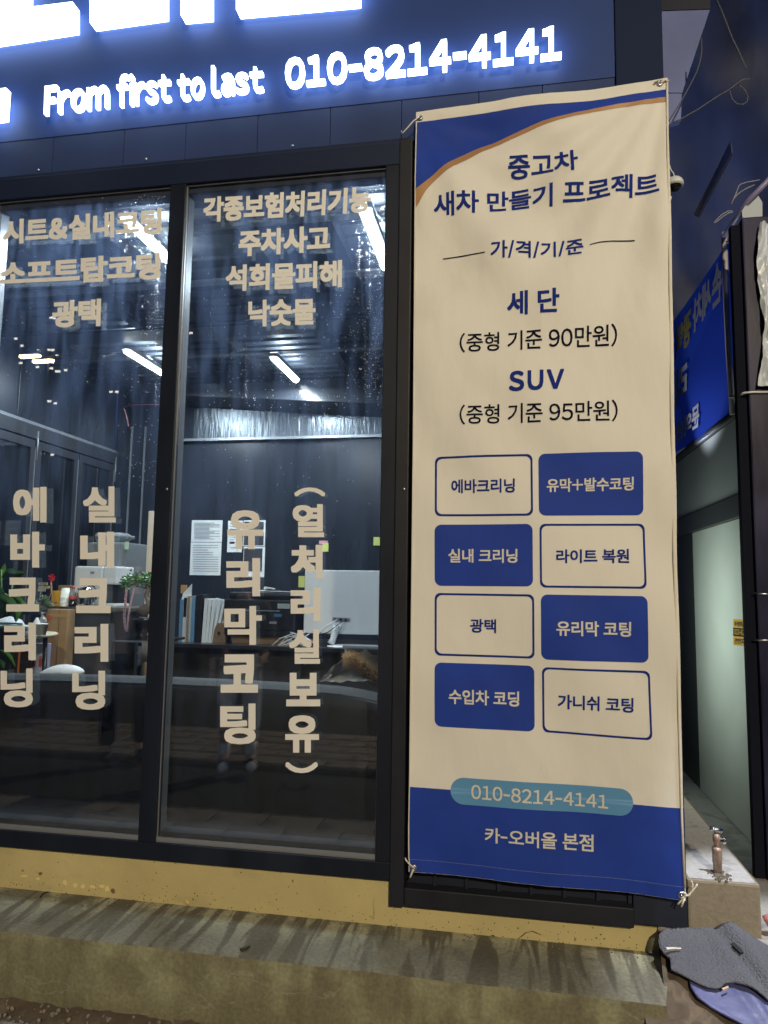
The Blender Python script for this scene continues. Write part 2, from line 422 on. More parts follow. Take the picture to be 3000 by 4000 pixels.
# vinyl lettering on the glass
VY = -.0012
def vin(txt, q, heavy=.028, **k):
    letters('vinyl_letter', txt, q, vinyl, win, heavy=heavy, per_char=True, **k)
vin('시트&실내코팅', pq([(12, 860), (632, 811), (632, 914), (10, 956)], VY), .04)
vin('소프트탑코팅', pq([(0, 1022), (627, 985), (627, 1090), (-2, 1121)], VY), .04)
vin('광택', pq([(205, 1176), (395, 1166), (392, 1274), (203, 1280)], VY), .04)
vin('각종보험처리기능', pq([(795, 770), (1451, 726), (1446, 829), (793, 870)], VY), .04)
vin('주차사고', pq([(933, 899), (1290, 878), (1289, 981), (931, 1003)], VY), .04)
vin('석회물피해', pq([(883, 1036), (1336, 1015), (1335, 1121), (881, 1139)], VY), .036)
vin('낙숫물', pq([(970, 1173), (1232, 1163), (1232, 1268), (969, 1277)], VY), .036)
for ch, b in [('에', (51, 1902, 182, 2041)), ('바', (40, 2077, 175, 2217)), ('크', (24, 2256, 153, 2389)), ('리', (16, 2432, 140, 2579)), ('닝', (2, 2611, 128, 2763)),
              ('실', (324, 1900, 452, 2041)), ('내', (313, 2077, 446, 2217)), ('크', (297, 2258, 432, 2395)), ('리', (291, 2437, 423, 2585)), ('닝', (282, 2620, 411, 2773)),
              ('유', (888, 1993, 1029, 2145)), ('리', (884, 2180, 1016, 2329)), ('막', (876, 2367, 1023, 2519)), ('코', (862, 2556, 1008, 2706)), ('팅', (860, 2748, 999, 2907)),
              ('열', (1143, 1969, 1266, 2098)), ('처', (1136, 2128, 1260, 2260)), ('리', (1135, 2295, 1252, 2426)), ('실', (1129, 2458, 1250, 2593)), ('보', (1118, 2628, 1251, 2759)), ('유', (1114, 2794, 1246, 2940))]:
    letters('vinyl_letter', ch, pbox(*b, VY), vinyl, win, heavy=.034 if ch in '실팅열막닝' else .040 if ch in '에유' else .050, per_char=True)
letters('vinyl_letter', '(', pbox(1150, 1904, 1270, 1939, VY), vinyl, win, heavy=.03, rot=1)
letters('vinyl_letter', ')', pbox(1115, 2977, 1241, 3020, VY), vinyl, win, heavy=.03, rot=1)

# water droplets clinging to the panes
drop = bpy.data.materials.new('water_droplet'); drop.use_nodes = True
_b = drop.node_tree.nodes['Principled BSDF']; _b.inputs['Base Color'].default_value = (.8, .87, .95, 1); _b.inputs['Roughness'].default_value = .08
_b.inputs['Transmission Weight'].default_value = .55; _b.inputs['IOR'].default_value = 1.33
d = MB()
def droplet(p, r):
    vs = [(p.x+math.cos(a)*r, p.y, p.z+math.sin(a)*r*1.2) for a in [i*math.pi/3 for i in range(6)]]
    vs += [(p.x+math.cos(a)*r*.55, p.y-r*.5, p.z+math.sin(a)*r*.6) for a in [i*math.pi/3 for i in range(6)]]
    d.add(vs, [(i, (i+1) % 6, 6+(i+1) % 6, 6+i) for i in range(6)]+[(11, 10, 9, 8, 7, 6)])
def spray(n, x0, x1, y0, y1, bias=0, rmin=.0007, rmax=.0021):
    for _ in range(n):
        u = random.random()**(1/(1+bias)) if bias else random.random()
        px = x0+(x1-x0)*u; py = y0+(y1-y0)*random.random()
        droplet(at(px, py, -.0005), random.uniform(rmin, rmax)*random.random()**.5+.0005)
spray(420, 1330, 1500, 720, 1560, 1.2); spray(260, 780, 1480, 1150, 1600, .5); spray(140, 780, 1100, 800, 1800)
spray(260, 380, 668, 760, 1060, 1.5); spray(240, 420, 655, 1060, 1900, 1.2); spray(120, 20, 420, 780, 1500); spray(60, 760, 1450, 1600, 2100)
for k in range(22):                                   # beaded runs
    x0 = random.choice([random.uniform(1400, 1490), random.uniform(560, 660), random.uniform(800, 1450)]); y0 = random.uniform(900, 1400)
    for j in range(random.randint(10, 40)): droplet(at(x0+random.uniform(-3, 3), y0+j*9+random.uniform(-3, 3), -.0005), random.uniform(.0008, .0015))
for (xa, ya, xb, yb) in [(400, 1395, 520, 1360), (850, 1410, 1120, 1280), (560, 860, 610, 940)]:
    for j in range(40):
        t = random.random(); droplet(at(xa+(xb-xa)*t+random.uniform(-4, 4), ya+(yb-ya)*t+random.uniform(-4, 4), -.0005), .0011)
dr = d.build('water_droplets', drop, win, True); dr['kind'] = 'stuff'

# ================================================================== ILLUMINATED SIGN
sign = thing('illuminated_sign', 'glowing white channel letters and phone number fixed on the sign board with blue haze in its colour', 'sign', (-1, -.05, 3.4))
glow = emis('sign_letter_glow', (.70, .87, 1.0), 6.0)
SY = -.035
def chan(txt, q, heavy=.03, depth=.03):
    letters('sign_letter', txt, pq(q, SY), glow, sign, heavy=heavy, per_char=True, depth=depth, spacing=1.0)
chan('From', [(185, 348), (430, 315), (430, 430), (182, 458)], .017, .018)
chan('first', [(464, 303), (672, 285), (672, 402), (464, 428)], .017, .018)
chan('to', [(700, 303), (802, 290), (802, 391), (700, 403)], .017, .018)
chan('last', [(832, 268), (1033, 258), (1033, 365), (832, 386)], .017, .018)
chan('010-8214-4141', [(1119, 240), (2192, 110), (2192, 236), (1119, 354)], .017, .018)
chan('랩', [(-80, 378), (43, 362), (35, 478), (-85, 494)], .035)
def block_letter(polys):
    b = MB()
    for P in polys: b.slab(pq(P, SY-.03), (0, .05, 0))
    b.build('sign_letter', glow, sign)
block_letter([[(-150, 60), (283, 6), (283, 100), (-150, 168)], [(0, -120), (98, -130), (98, 29), (0, 42)], [(-60, -330), (190, -360), (190, -300), (-60, -270)], [(-60, -270), (20, -280), (20, -180), (-60, -170)], [(110, -290), (190, -300), (190, -190), (110, -180)], [(-60, -170), (190, -190), (190, -134), (-60, -112)]])
block_letter([[(350, -20), (637, -55), (637, 46), (350, 87)], [(350, -360), (440, -370), (440, -31), (350, -20)], [(548, -390), (637, -400), (637, -55), (548, -44)], [(440, -190), (548, -200), (548, -120), (440, -110)], [(705, -400), (815, -415), (815, 47), (705, 57)], [(637, -230), (705, -238), (705, -160), (637, -152)]])
block_letter([[(922, -60), (1400, -110), (1400, -8), (922, 36)], [(922, -160), (1010, -168), (1010, -70), (922, -60)], [(922, -240), (1400, -290), (1400, -210), (922, -160)], [(1310, -360), (1400, -368), (1400, -290), (1310, -282)], [(922, -400), (1400, -450), (1400, -370), (922, -320)]])
block_letter([[(-620, 130), (-520, 118), (-520, 240), (-620, 255)], [(-620, -250), (-520, -262), (-520, 118), (-620, 130)], [(-980, -210), (-700, -245), (-700, -150), (-980, -110)], [(-790, -150), (-700, -160), (-700, 100), (-790, 110)]])


# ================================================================== PRICE BANNER
ban = thing('price_banner', 'tall cream cloth banner with a blue price list tied up at its corners', 'banner', (.1, -.045, .56))
BY = -.045
BQ = pq([(1626, 441), (2606, 308), (2676, 3514), (1597, 3403)], BY)
def wr(p):
    x, z = p.x, p.z; t = (z-.55)/2.7
    tr = Vector((x-.53, z-3.28)).length; tl = Vector((x+.34, z-3.24)).length
    a = math.atan2(3.28-z, .53-x+.02)
    y = .010*math.sin(a*17+1.0)*math.exp(-((tr-.6)/.45)**2)*min(1, tr/.35)
    y += .005*math.sin(math.atan2(3.24-z, x+.36)*14)*math.exp(-((tl-.4)/.4)**2)*min(1, tl/.3)
    y += .019*(noise.noise(Vector(((x*.8+z*.62)*4.6, (z-x)*1.0, 3.1))))
    y += .0026*(noise.noise(Vector((x*9, z*3.2, 8.7))))+.0012*noise.noise(Vector((x*22, z*12, 1.7)))
    y += .003*math.sin(x*13+.6)*max(0, 1-t*3.2)
    return Vector((0, -max(y, -.032)-.004*math.sin(t*math.pi), 0))
cloth = mat('banner_cloth', (.79, .775, .72), .62, bump=(4.5, .5, (2.2, 1, .9)))
def dirtmat(m):
    n = m.node_tree.nodes; L = m.node_tree.links; b = n['Principled BSDF']
    tc = n.new('ShaderNodeTexCoord'); t = n.new('ShaderNodeTexNoise'); t.inputs['Scale'].default_value = 3; t.inputs['Detail'].default_value = 9
    L.new(tc.outputs['Object'], t.inputs['Vector'])
    r = n.new('ShaderNodeMapRange'); r.inputs['From Min'].default_value = .60; r.inputs['From Max'].default_value = .8; r.inputs['To Max'].default_value = .35
    L.new(t.outputs['Fac'], r.inputs['Value'])
    mx = n.new('ShaderNodeMixRGB'); L.new(r.outputs[0], mx.inputs[0]); mx.inputs[1].default_value = (.79, .775, .72, 1); mx.inputs[2].default_value = (.52, .49, .42, 1)
    L.new(mx.outputs[0], b.inputs['Base Color'])
dirtmat(cloth)
blue = mat('print_blue', (.016, .052, .36), .7, spec=.25, var=(6, .12))
blued = mat('print_blue_text', (.013, .034, .24), .85, spec=.15)
inkb = mat('print_black', (.008, .009, .025), .9, spec=.1)
gold = mat('print_gold', (.42, .23, .10), .5, var=(4, .15))
teal = mat('print_sky_blue', (.10, .30, .56), .55)
cream = mat('print_cream_text', (.70, .68, .60), .6)
def bp(px, py, l=.0008):
    p = at(px, py, BY); return p+wr(p)+Vector((0, -l*1.3, 0))
def cl(u, v):
    p = warp(BQ, u, 1-v); return p+wr(p)
MB().grid(cl, 120, 340).build('cloth', cloth, ban, True)
def hemband(v0, v1, name, m, l, u0=0, u1=1):
    MB().grid(lambda u, v: (lambda p: p+wr(p)+Vector((0, -l, 0)))(warp(BQ, u0+(u1-u0)*u, 1-(v0+(v1-v0)*v))), 60, 6).build(name, m, ban, True)
# curved blue corner and gold stripe
def zz(pts): return [(1550+x*.6932, 250+y*.6932) for x, y in pts]
topl = [(1625, 480), (2598, 353)]
c1 = zz([(106, 724), (180, 660), (250, 592), (330, 528), (450, 470), (600, 405), (800, 335), (1000, 283), (1250, 227), (1516, 188)])
c2 = zz([(106, 846), (140, 762), (190, 695), (260, 630), (340, 568), (450, 503), (620, 424), (800, 362), (1000, 306), (1250, 248), (1516, 217)])
def interp(c, x):
    for a, b in zip(c, c[1:]):
        if x <= b[0]: t = (x-a[0])/(b[0]-a[0]) if b[0] > a[0] else 0; return a[1]+(b[1]-a[1])*max(0, t)
    return c[-1][1]
def smoothc(c, x): return sum(interp(c, min(max(x+o, c[0][0]), c[-1][0])) for o in (-22, -11, 0, 11, 22))/5
def band(top, bot, name, m, l, nx=70, ny=14, x0=1624.5, x1=2600):
    def f(u, v):
        x = x0+(x1-x0)*u; a = top(x); b = bot(x); return bp(x, a+(b-a)*v, l)
    MB().grid(f, nx, ny).build(name, m, ban, True)
band(lambda x: interp(topl, x), lambda x: smoothc(c1, x), 'printed_blue_swoosh', blue, .0008)
band(lambda x: smoothc(c1, x), lambda x: smoothc(c2, x), 'printed_gold_stripe', gold, .0008, 70, 4)
band(lambda x: 3071+(x-1600)*.0808, lambda x: 3402+(x-1600)*.103, 'printed_blue_footer', blue, .0008, 60, 20, 1600, 2671)
def rr(quadpx, rad, name, m, l, ring=None):
    TL, TR, BR, BL = [Vector((a, b)) for a, b in quadpx]
    w = (TR-TL).length; h = (BL-TL).length
    def outline(ins):
        pts = []; r = max(rad-ins, 1)
        for cx, cy, a0 in [(w-rad, rad, -90), (w-rad, h-rad, 0), (rad, h-rad, 90), (rad, rad, 180)]:
            for k in range(7):
                a = R(a0+k*15); pts.append((cx+math.cos(a)*r, cy+math.sin(a)*r))
        out = []
        for i in range(len(pts)):
            a = Vector(pts[i]); b = Vector(pts[(i+1) % len(pts)]); n = max(1, int((b-a).length/28))
            out += [a+(b-a)*j/n for j in range(n)]
        return out
    def mapp(p):
        u = p.x/w; v = p.y/h; q = (TL*(1-u)+TR*u)*(1-v)+(BL*(1-u)+BR*u)*v; return bp(q.x, q.y, l)
    o = outline(0); n = len(o); b = MB(); c = Vector((w/2, h/2))
    if ring:
        i2 = [c+(p-c)*1 for p in outline(0)]
        inner_ = []
        for p in o:
            q = p-c; inner_.append(c+Vector((q.x*(1-2*ring/w), q.y*(1-2*ring/h))))
        b.add([mapp(p) for p in o]+[mapp(p) for p in inner_], [(i, (i+1) % n, n+(i+1) % n, n+i) for i in range(n)])
    else:
        K = 9; vs = []
        for k in range(K):
            s = 1-k/K; vs += [mapp(c+(p-c)*s) for p in o]
        vs.append(mapp(c)); fs = []
        for k in range(K-1): fs += [(k*n+i, k*n+(i+1) % n, (k+1)*n+(i+1) % n, (k+1)*n+i) for i in range(n)]
        fs += [((K-1)*n+i, (K-1)*n+(i+1) % n, K*n) for i in range(n)]
        b.add(vs, fs)
    b.build(name, m, ban, True)
boxes = [([(1699, 1785), (2080, 1773), (2082, 2015), (1699, 2017)], 0), ([(2103, 1773), (2510, 1764), (2514, 2012), (2105, 2015)], 1),
         ([(1698, 2050), (2080, 2047), (2082, 2291), (1698, 2288)], 1), ([(2107, 2047), (2519, 2045), (2525, 2300), (2109, 2295)], 0),
         ([(1698, 2316), (2086, 2322), (2088, 2573), (1698, 2560)], 0), ([(2112, 2322), (2527, 2329), (2533, 2589), (2114, 2575)], 1),
         ([(1698, 2587), (2087, 2601), (2089, 2858), (1698, 2837)], 1), ([(2117, 2605), (2538, 2621), (2547, 2891), (2120, 2861)], 0)]
for q, fill in boxes:
    if fill: rr(q, 26, 'printed_filled_box', blue, .0010)
    else: rr(q, 22, 'printed_outline_box', blued, .0010, ring=8)
rr([(1760, 3034), (2473, 3083), (2473, 3190), (1760, 3138)], 52, 'printed_phone_pill', teal, .0018)
def pt(txt, q, m, heavy=.01, l=.0016, spacing=1.0):
    for o in letters('printed_text', txt, pq(q, BY), m, ban, heavy=heavy, disp=lambda p: wr(p)+Vector((0, -l*1.5, 0)), spacing=spacing): pass
pt('중고차', [(1983, 610), (2254, 586), (2257, 673), (1987, 697)], blued, .02)
pt('새차 만들기 프로젝트', [(1696, 766), (2572, 676), (2572, 765), (1696, 852)], blued, .02)
pt('가/격/기/준', [(1917, 955), (2278, 931), (2278, 996), (1917, 1020)], blued, .018)
pt('세 단', [(1981, 1139), (2184, 1129), (2184, 1225), (1981, 1229)], blued, .026)
pt('(중형 기준 90만원)', [(1796, 1304), (2410, 1264), (2410, 1354), (1796, 1380)], inkb, .009)
pt('SUV', [(1988, 1455), (2203, 1441), (2202, 1522), (1988, 1533)], blued, .03, spacing=1.6)
pt('(중형 기준 95만원)', [(1796, 1584), (2412, 1562), (2412, 1647), (1796, 1661)], inkb, .008)
pt('에바크리닝', [(1763, 1873), (2011, 1870), (2011, 1925), (1763, 1927)], blued, .022)
pt('유막+발수코팅', [(2136, 1870), (2475, 1863), (2475, 1916), (2136, 1923)], cream, .022)
pt('실내 크리닝', [(1752, 2144), (2021, 2144), (2021, 2199), (1752, 2198)], cream, .022)
pt('라이트 복원', [(2172, 2147), (2457, 2144), (2457, 2200), (2172, 2200)], blued, .022)
pt('광택', [(1836, 2417), (1938, 2419), (1938, 2473), (1836, 2471)], blued, .022)
pt('유리막 코팅', [(2172, 2424), (2464, 2429), (2464, 2488), (2172, 2482)], cream, .022)
pt('수입차 코딩', [(1753, 2691), (2028, 2702), (2028, 2761), (1753, 2748)], cream, .022)
pt('가니쉬 코팅', [(2179, 2711), (2473, 2725), (2473, 2783), (2179, 2769)], blued, .022)
pt('010-8214-4141', [(1841, 3063), (2375, 3106), (2375, 3160), (1841, 3119)], cream, .012, .0026)
pt('카-오버올 본점', [(1894, 3229), (2319, 3262), (2319, 3330), (1894, 3288)], cream, .016)
def rule(pts, w):
    b = MB()
    for (a, c) in zip(pts, pts[1:]):
        b.add([bp(a[0], a[1]-w/2, .0015), bp(c[0], c[1]-w/2, .0015), bp(c[0], c[1]+w/2, .0015), bp(a[0], a[1]+w/2, .0015)], [(0, 1, 2, 3)])
    b.build('printed_rule', inkb, ban)
rule([(1730, 1010), (1785, 1004), (1840, 999), (1895, 995)], 4); rule([(2303, 960), (2345, 949), (2390, 941), (2435, 937), (2481, 936)], 4)
stitch = mat('hem_stitch', (.10, .14, .36), .7)
b = MB()
for i in range(38):
    x0 = 1606+i*28; y0 = 3353+(x0-1606)*.0995
    b.add([bp(x0, y0, .0012), bp(x0+26, y0+2.6, .0012), bp(x0+26, y0+5, .0012), bp(x0, y0+2.4, .0012)], [(0, 1, 2, 3)])
b.build('hem_stitching', stitch, ban)
cord = mat('cotton_cord', (.78, .74, .64), .8, bump=(120, .3))
def bt(px, py, l): return bp(px, py, l)
MB().tube([bt(x, y, .002) for x, y in [(1628, 462), (1624, 700), (1620, 1100), (1616, 1600), (1611, 2100), (1606, 2600), (1601, 3050), (1597, 3250), (1598, 3345), (1603, 3386)]], .0022, 6).build('edge_cord', cord, ban, True)
MB().tube([bt(x, y, .002) for x, y in [(2604, 330), (2606, 600), (2612, 1000), (2620, 1500), (2632, 2100), (2648, 2700), (2662, 3200), (2672, 3460)]], .0038, 8).build('edge_cord', cord, ban, True)
def grommet(px, py):
    p = bt(px, py, .002); prof = [(.0045, 0), (.0045, -.003), (.0075, -.0036), (.0105, -.002), (.011, 0)]
    MB().lathe(prof, p, 18, 'Y').build('grommet', steel, ban, True)
    MB().lathe([(.004, -.002), (.004, -.007), (.002, -.009), (.0005, -.0095)], p, 10, 'Y').build('grommet_screw', steel, ban, True)
for g in [(1642, 463), (2577, 330), (1618, 3386), (2657, 3490)]: grommet(*g)
def knot(pts, r=.0026, name='tie_cord', Y=BY-.012):
    MB().tube([at(x, y, Y)+Vector((0, random.uniform(-.003, .003), 0)) for x, y in pts], r, 6).build(name, cord, ban, True)
knot([(1638, 458), (1615, 475), (1590, 500), (1572, 520)]); knot([(1618, 3386), (1606, 3382), (1595, 3372), (1587, 3360), (1582, 3352)])
knot([(1618, 3388), (1612, 3402), (1606, 3418), (1602, 3428)], .0034); knot([(2577, 325), (2590, 318), (2600, 312), (2612, 316)], .004); knot([(2556, 322), (2570, 313), (2588, 311)], .003)
knot([(2664, 3492), (2675, 3500), (2692, 3496), (2708, 3480), (2718, 3462), (2723, 3452)]); knot([(2675, 3500), (2696, 3490), (2704, 3470), (2708, 3455)], .002); knot([(2690, 3497), (2706, 3468), (2704, 3448), (2701, 3440)], .0018)
knot([(2672, 3505), (2664, 3516), (2655, 3524), (2648, 3532)]); knot([(2674, 3506), (2668, 3522), (2661, 3540)], .003); knot([(2662, 3490), (2668, 3484), (2678, 3490), (2676, 3502), (2666, 3504), (2660, 3496)], .0035)
hk = thing('hook_screw', 'small screw hook in the window post holding the banner cord', 'hook', at(1570, 522, -.034))
MB().lathe([(.006, 0), (.006, -.003), (.003, -.006), (.003, -.012), (.001, -.013)], at(1570, 522, -.034), 10, 'Y').build('screw_head', steel, hk, True)

# ================================================================== GROUND, LEDGE, RAMP
def concrete(name, col, sc=6, stain=(.3, .27, .2), stretch=(1, 1, 1), cr=True, rough=.85, lo=.52, hi=.62, amt=.8):
    m = bpy.data.materials.new(name); m.use_nodes = True; nt = m.node_tree; n = nt.nodes; L = nt.links; b = n['Principled BSDF']
    b.inputs['Roughness'].default_value = rough
    tc = n.new('ShaderNodeTexCoord'); mp = n.new('ShaderNodeMapping'); mp.inputs['Scale'].default_value = stretch; L.new(tc.outputs['Object'], mp.inputs[0])
    t1 = n.new('ShaderNodeTexNoise'); t1.inputs['Scale'].default_value = sc; t1.inputs['Detail'].default_value = 8; t1.inputs['Distortion'].default_value = .9; L.new(mp.outputs[0], t1.inputs['Vector'])
    r1 = n.new('ShaderNodeMapRange'); r1.inputs['From Min'].default_value = lo; r1.inputs['From Max'].default_value = hi; r1.inputs['To Max'].default_value = amt; L.new(t1.outputs['Fac'], r1.inputs['Value'])
    t2 = n.new('ShaderNodeTexNoise'); t2.inputs['Scale'].default_value = 60; t2.inputs['Detail'].default_value = 5; L.new(tc.outputs['Object'], t2.inputs['Vector'])
    r2 = n.new('ShaderNodeMapRange'); r2.inputs['To Min'].default_value = .75; r2.inputs['To Max'].default_value = 1.25; L.new(t2.outputs['Fac'], r2.inputs['Value'])
    mx = n.new('ShaderNodeMixRGB'); L.new(r1.outputs[0], mx.inputs[0]); mx.inputs[1].default_value = (*col, 1); mx.inputs[2].default_value = (*stain, 1)
    s = n.new('ShaderNodeVectorMath'); s.operation = 'SCALE'; L.new(mx.outputs[0], s.inputs[0]); L.new(r2.outputs[0], s.inputs['Scale'])
    src = s.outputs[0]
    if cr:
        v = n.new('ShaderNodeTexVoronoi'); v.feature = 'DISTANCE_TO_EDGE'; v.inputs['Scale'].default_value = 2.3
        dn = n.new('ShaderNodeTexNoise'); dn.inputs['Scale'].default_value = 9; dn.inputs['Detail'].default_value = 6; L.new(tc.outputs['Object'], dn.inputs['Vector'])
        mxv = n.new('ShaderNodeMixRGB'); mxv.inputs[0].default_value = .14; L.new(tc.outputs['Object'], mxv.inputs[1]); L.new(dn.outputs['Color'], mxv.inputs[2]); L.new(mxv.outputs[0], v.inputs['Vector'])
        r3 = n.new('ShaderNodeMapRange'); r3.inputs['From Max'].default_value = .012; r3.inputs['To Min'].default_value = .55; r3.inputs['To Max'].default_value = 0; L.new(v.outputs['Distance'], r3.inputs['Value'])
        m3 = n.new('ShaderNodeMixRGB'); L.new(r3.outputs[0], m3.inputs[0]); L.new(src, m3.inputs[1]); m3.inputs[2].default_value = (.26, .25, .21, 1); src = m3.outputs[0]
    L.new(src, b.inputs['Base Color'])
    bp_ = n.new('ShaderNodeBump'); bp_.inputs['Strength'].default_value = .35; bp_.inputs['Distance'].default_value = .004; L.new(t2.outputs['Fac'], bp_.inputs['Height'])
    L.new(bp_.outputs[0], b.inputs['Normal']); MATS[name] = m; return m
def step_mat(name, base, light, dark_, top):
    m = bpy.data.materials.new(name); m.use_nodes = True; nt = m.node_tree; n = nt.nodes; L = nt.links; b = n['Principled BSDF']; b.inputs['Roughness'].default_value = .7
    tc = n.new('ShaderNodeTexCoord'); sx = n.new('ShaderNodeSeparateXYZ'); L.new(tc.outputs['Object'], sx.inputs[0])
    def nz(scale, st, det=6, dist=.4):
        mp = n.new('ShaderNodeMapping'); mp.inputs['Scale'].default_value = st; L.new(tc.outputs['Object'], mp.inputs[0])
        t = n.new('ShaderNodeTexNoise'); t.inputs['Scale'].default_value = scale; t.inputs['Detail'].default_value = det; t.inputs['Distortion'].default_value = dist; L.new(mp.outputs[0], t.inputs['Vector']); return t.outputs['Fac']
    def mr(v, a, c, lo=0, hi=1):
        r = n.new('ShaderNodeMapRange'); r.inputs['From Min'].default_value = a; r.inputs['From Max'].default_value = c; r.inputs['To Min'].default_value = lo; r.inputs['To Max'].default_value = hi; L.new(v, r.inputs['Value']); return r.outputs[0]
    def mul(a, c, op='MULTIPLY'):
        r = n.new('ShaderNodeMath'); r.operation = op; L.new(a, r.inputs[0])
        if isinstance(c, float): r.inputs[1].default_value = c
        else: L.new(c, r.inputs[1])
        return r.outputs[0]
    def mix(f, a, c):
        r = n.new('ShaderNodeMixRGB'); L.new(f, r.inputs[0])
        for k, v in ((1, a), (2, c)):
            if isinstance(v, tuple): r.inputs[k].default_value = (*v, 1)
            else: L.new(v, r.inputs[k])
        return r.outputs[0]
    if top:   # lime washed down from the wall foot, broken by damp runs
        f1 = mul(mr(nz(9, (1, .9, 1), 5, .8), .42, .56), mr(sx.outputs['Y'], -.21, -.03))
        f2 = mr(nz(8, (2.0, .22, 1), 4, .9), .50, .585)
        patch = mul(f1, mul(f2, -1.0, 'MULTIPLY'), 'ADD'); pc = n.new('ShaderNodeClamp'); L.new(patch, pc.inputs[0]); patch = pc.outputs[0]
        col = mix(patch, base, light); col = mix(mul(f2, .85), col, dark_)
    else:
        f1 = mr(nz(3.4, (2.0, 1, 1.7), 3, .1), .44, .60); f2 = mr(nz(6, (2.6, 1, .35), 4, .3), .50, .66)
        low = mr(sx.outputs['Z'], .16, .25)
        col = mix(mul(mul(f1, low), .85), base, light); col = mix(mul(f2, .5), col, dark_)
        v = n.new('ShaderNodeTexNoise'); v.inputs['Scale'].default_value = 1.4; v.inputs['Detail'].default_value = 5; mp = n.new('ShaderNodeMapping'); mp.inputs['Scale'].default_value = (1, 1, 2.2); L.new(tc.outputs['Object'], mp.inputs[0]); L.new(mp.outputs[0], v.inputs['Vector'])
        ab = mul(mul(v.outputs['Fac'], -.5, 'ADD'), 0.0, 'ADD'); a2 = n.new('ShaderNodeMath'); a2.operation = 'ABSOLUTE'; L.new(ab, a2.inputs[0])
        col = mix(mr(a2.outputs[0], 0, .004, .55, 0), col, (.30, .29, .22))
    g = n.new('ShaderNodeVectorMath'); g.operation = 'SCALE'; L.new(col, g.inputs[0]); L.new(mr(nz(90, (1, 1, 1), 5, 0), .2, .8, .72, 1.28), g.inputs['Scale']); L.new(g.outputs[0], b.inputs['Base Color'])
    bp_ = n.new('ShaderNodeBump'); bp_.inputs['Strength'].default_value = .45; bp_.inputs['Distance'].default_value = .004; L.new(nz(45, (1, 1, 1), 7, 0), bp_.inputs['Height']); L.new(bp_.outputs[0], b.inputs['Normal'])
    return m
ledge_top = step_mat('wet_step_concrete', (.19, .185, .135), (.38, .37, .25), (.105, .094, .065), True)
ledge_face = step_mat('stained_riser_concrete', (.185, .175, .108), (.30, .30, .185), (.14, .12, .078), False)
asph = concrete('asphalt', (.035, .035, .036), 8, (.05, .05, .05), cr=False)
paver = concrete('paver_stone', (.26, .23, .20), 5, (.10, .09, .08), cr=False)
apron = concrete('pale_concrete', (.40, .39, .37), 5, (.27, .25, .22), cr=False)
dirtm = concrete('gutter_dirt', (.10, .075, .05), 14, (.16, .12, .08), cr=False)

struct(MB().box(-40, 40, -40, 30, -.3, .12).build('ground', asph), 'dark asphalt street ground')
# ledge with slightly wavy front edge
lb = MB(); N = 120; X0, X1 = -4.5, .452
def edge(x): return -.286 + .004*noise.noise(Vector((x*3, 0, 0))) + .002*noise.noise(Vector((x*14, 5, 0)))
vs = []; fs = []
for i in range(N+1):
    x = X0+(X1-X0)*i/N; e = edge(x); xr = x - (0.035 if i == N else 0)
    vs += [(x, .2, .375), (x, 0, .376), (x, -.14, .3765+.002*noise.noise(Vector((x*4, 1, 0)))), (xr, e+.006, .375), (xr, e, .370)]
for i in range(N):
    for k in range(4): fs.append((i*5+k, (i+1)*5+k, (i+1)*5+k+1, i*5+k+1))
lt = MB().add(vs, fs)
ledge = thing('concrete_step', 'long stained concrete step running under the ochre plinth', 'step', (-2, -.14, .12))
lt.build('step_top', ledge_top, ledge, True)
rf = MB(); vs = []; fs = []
for i in range(N+1):
    x = X0+(X1-X0)*i/N - (0.035 if i == N else 0); e = edge(x)
    for k in range(7):
        z = .370-.25*k/6; vs.append((x, e-.006*k/6+.0035*noise.noise(Vector((x*5, z*9, 2))) if k else e, z))
for i in range(N):
    for k in range(6): fs.append((i*7+k, (i+1)*7+k, (i+1)*7+k+1, i*7+k+1))
rf.add(vs, fs); rf.build('step_riser', ledge_face, ledge, True)
MB().add([(.417, -.288, .37), (.452, 0, .376), (.452, 0, .1), (.417, -.288, .1)], [(0, 1, 2, 3)]).build('step_end', ledge_face, ledge)
# gutter of loose dirt along the riser
g = MB(); g.grid(lambda u, v: (-4.5+5.1*u, -.29-.11*v, .172-.03*v+.012*noise.noise(Vector((u*60, v*3, 0)))+.006*noise.noise(Vector((u*220, v*9, 0)))), 300, 8)
tag(g.build('gutter_dirt', dirtm, None, True), 'strip of brown dirt and rubble along the foot of the step', 'dirt', kind='stuff')
peb = MB()
for _ in range(420):
    x = random.uniform(-2.2, .5); y = random.uniform(-.40, -.292); r = random.uniform(.002, .008)
    bm = bmesh.new(); bmesh.ops.create_icosphere(bm, subdivisions=1, radius=r)
    for v in bm.verts: v.co *= random.uniform(.6, 1.2)
    peb.bm(bm, Matrix.Translation((x, y, .165+r*.3)))
tag(peb.build('pebbles', concrete('pebble_stone', (.22, .20, .17), 30, (.3, .22, .15), cr=False)), 'small stones and crumbs lying in the gutter dirt', 'pebbles', kind='stuff')
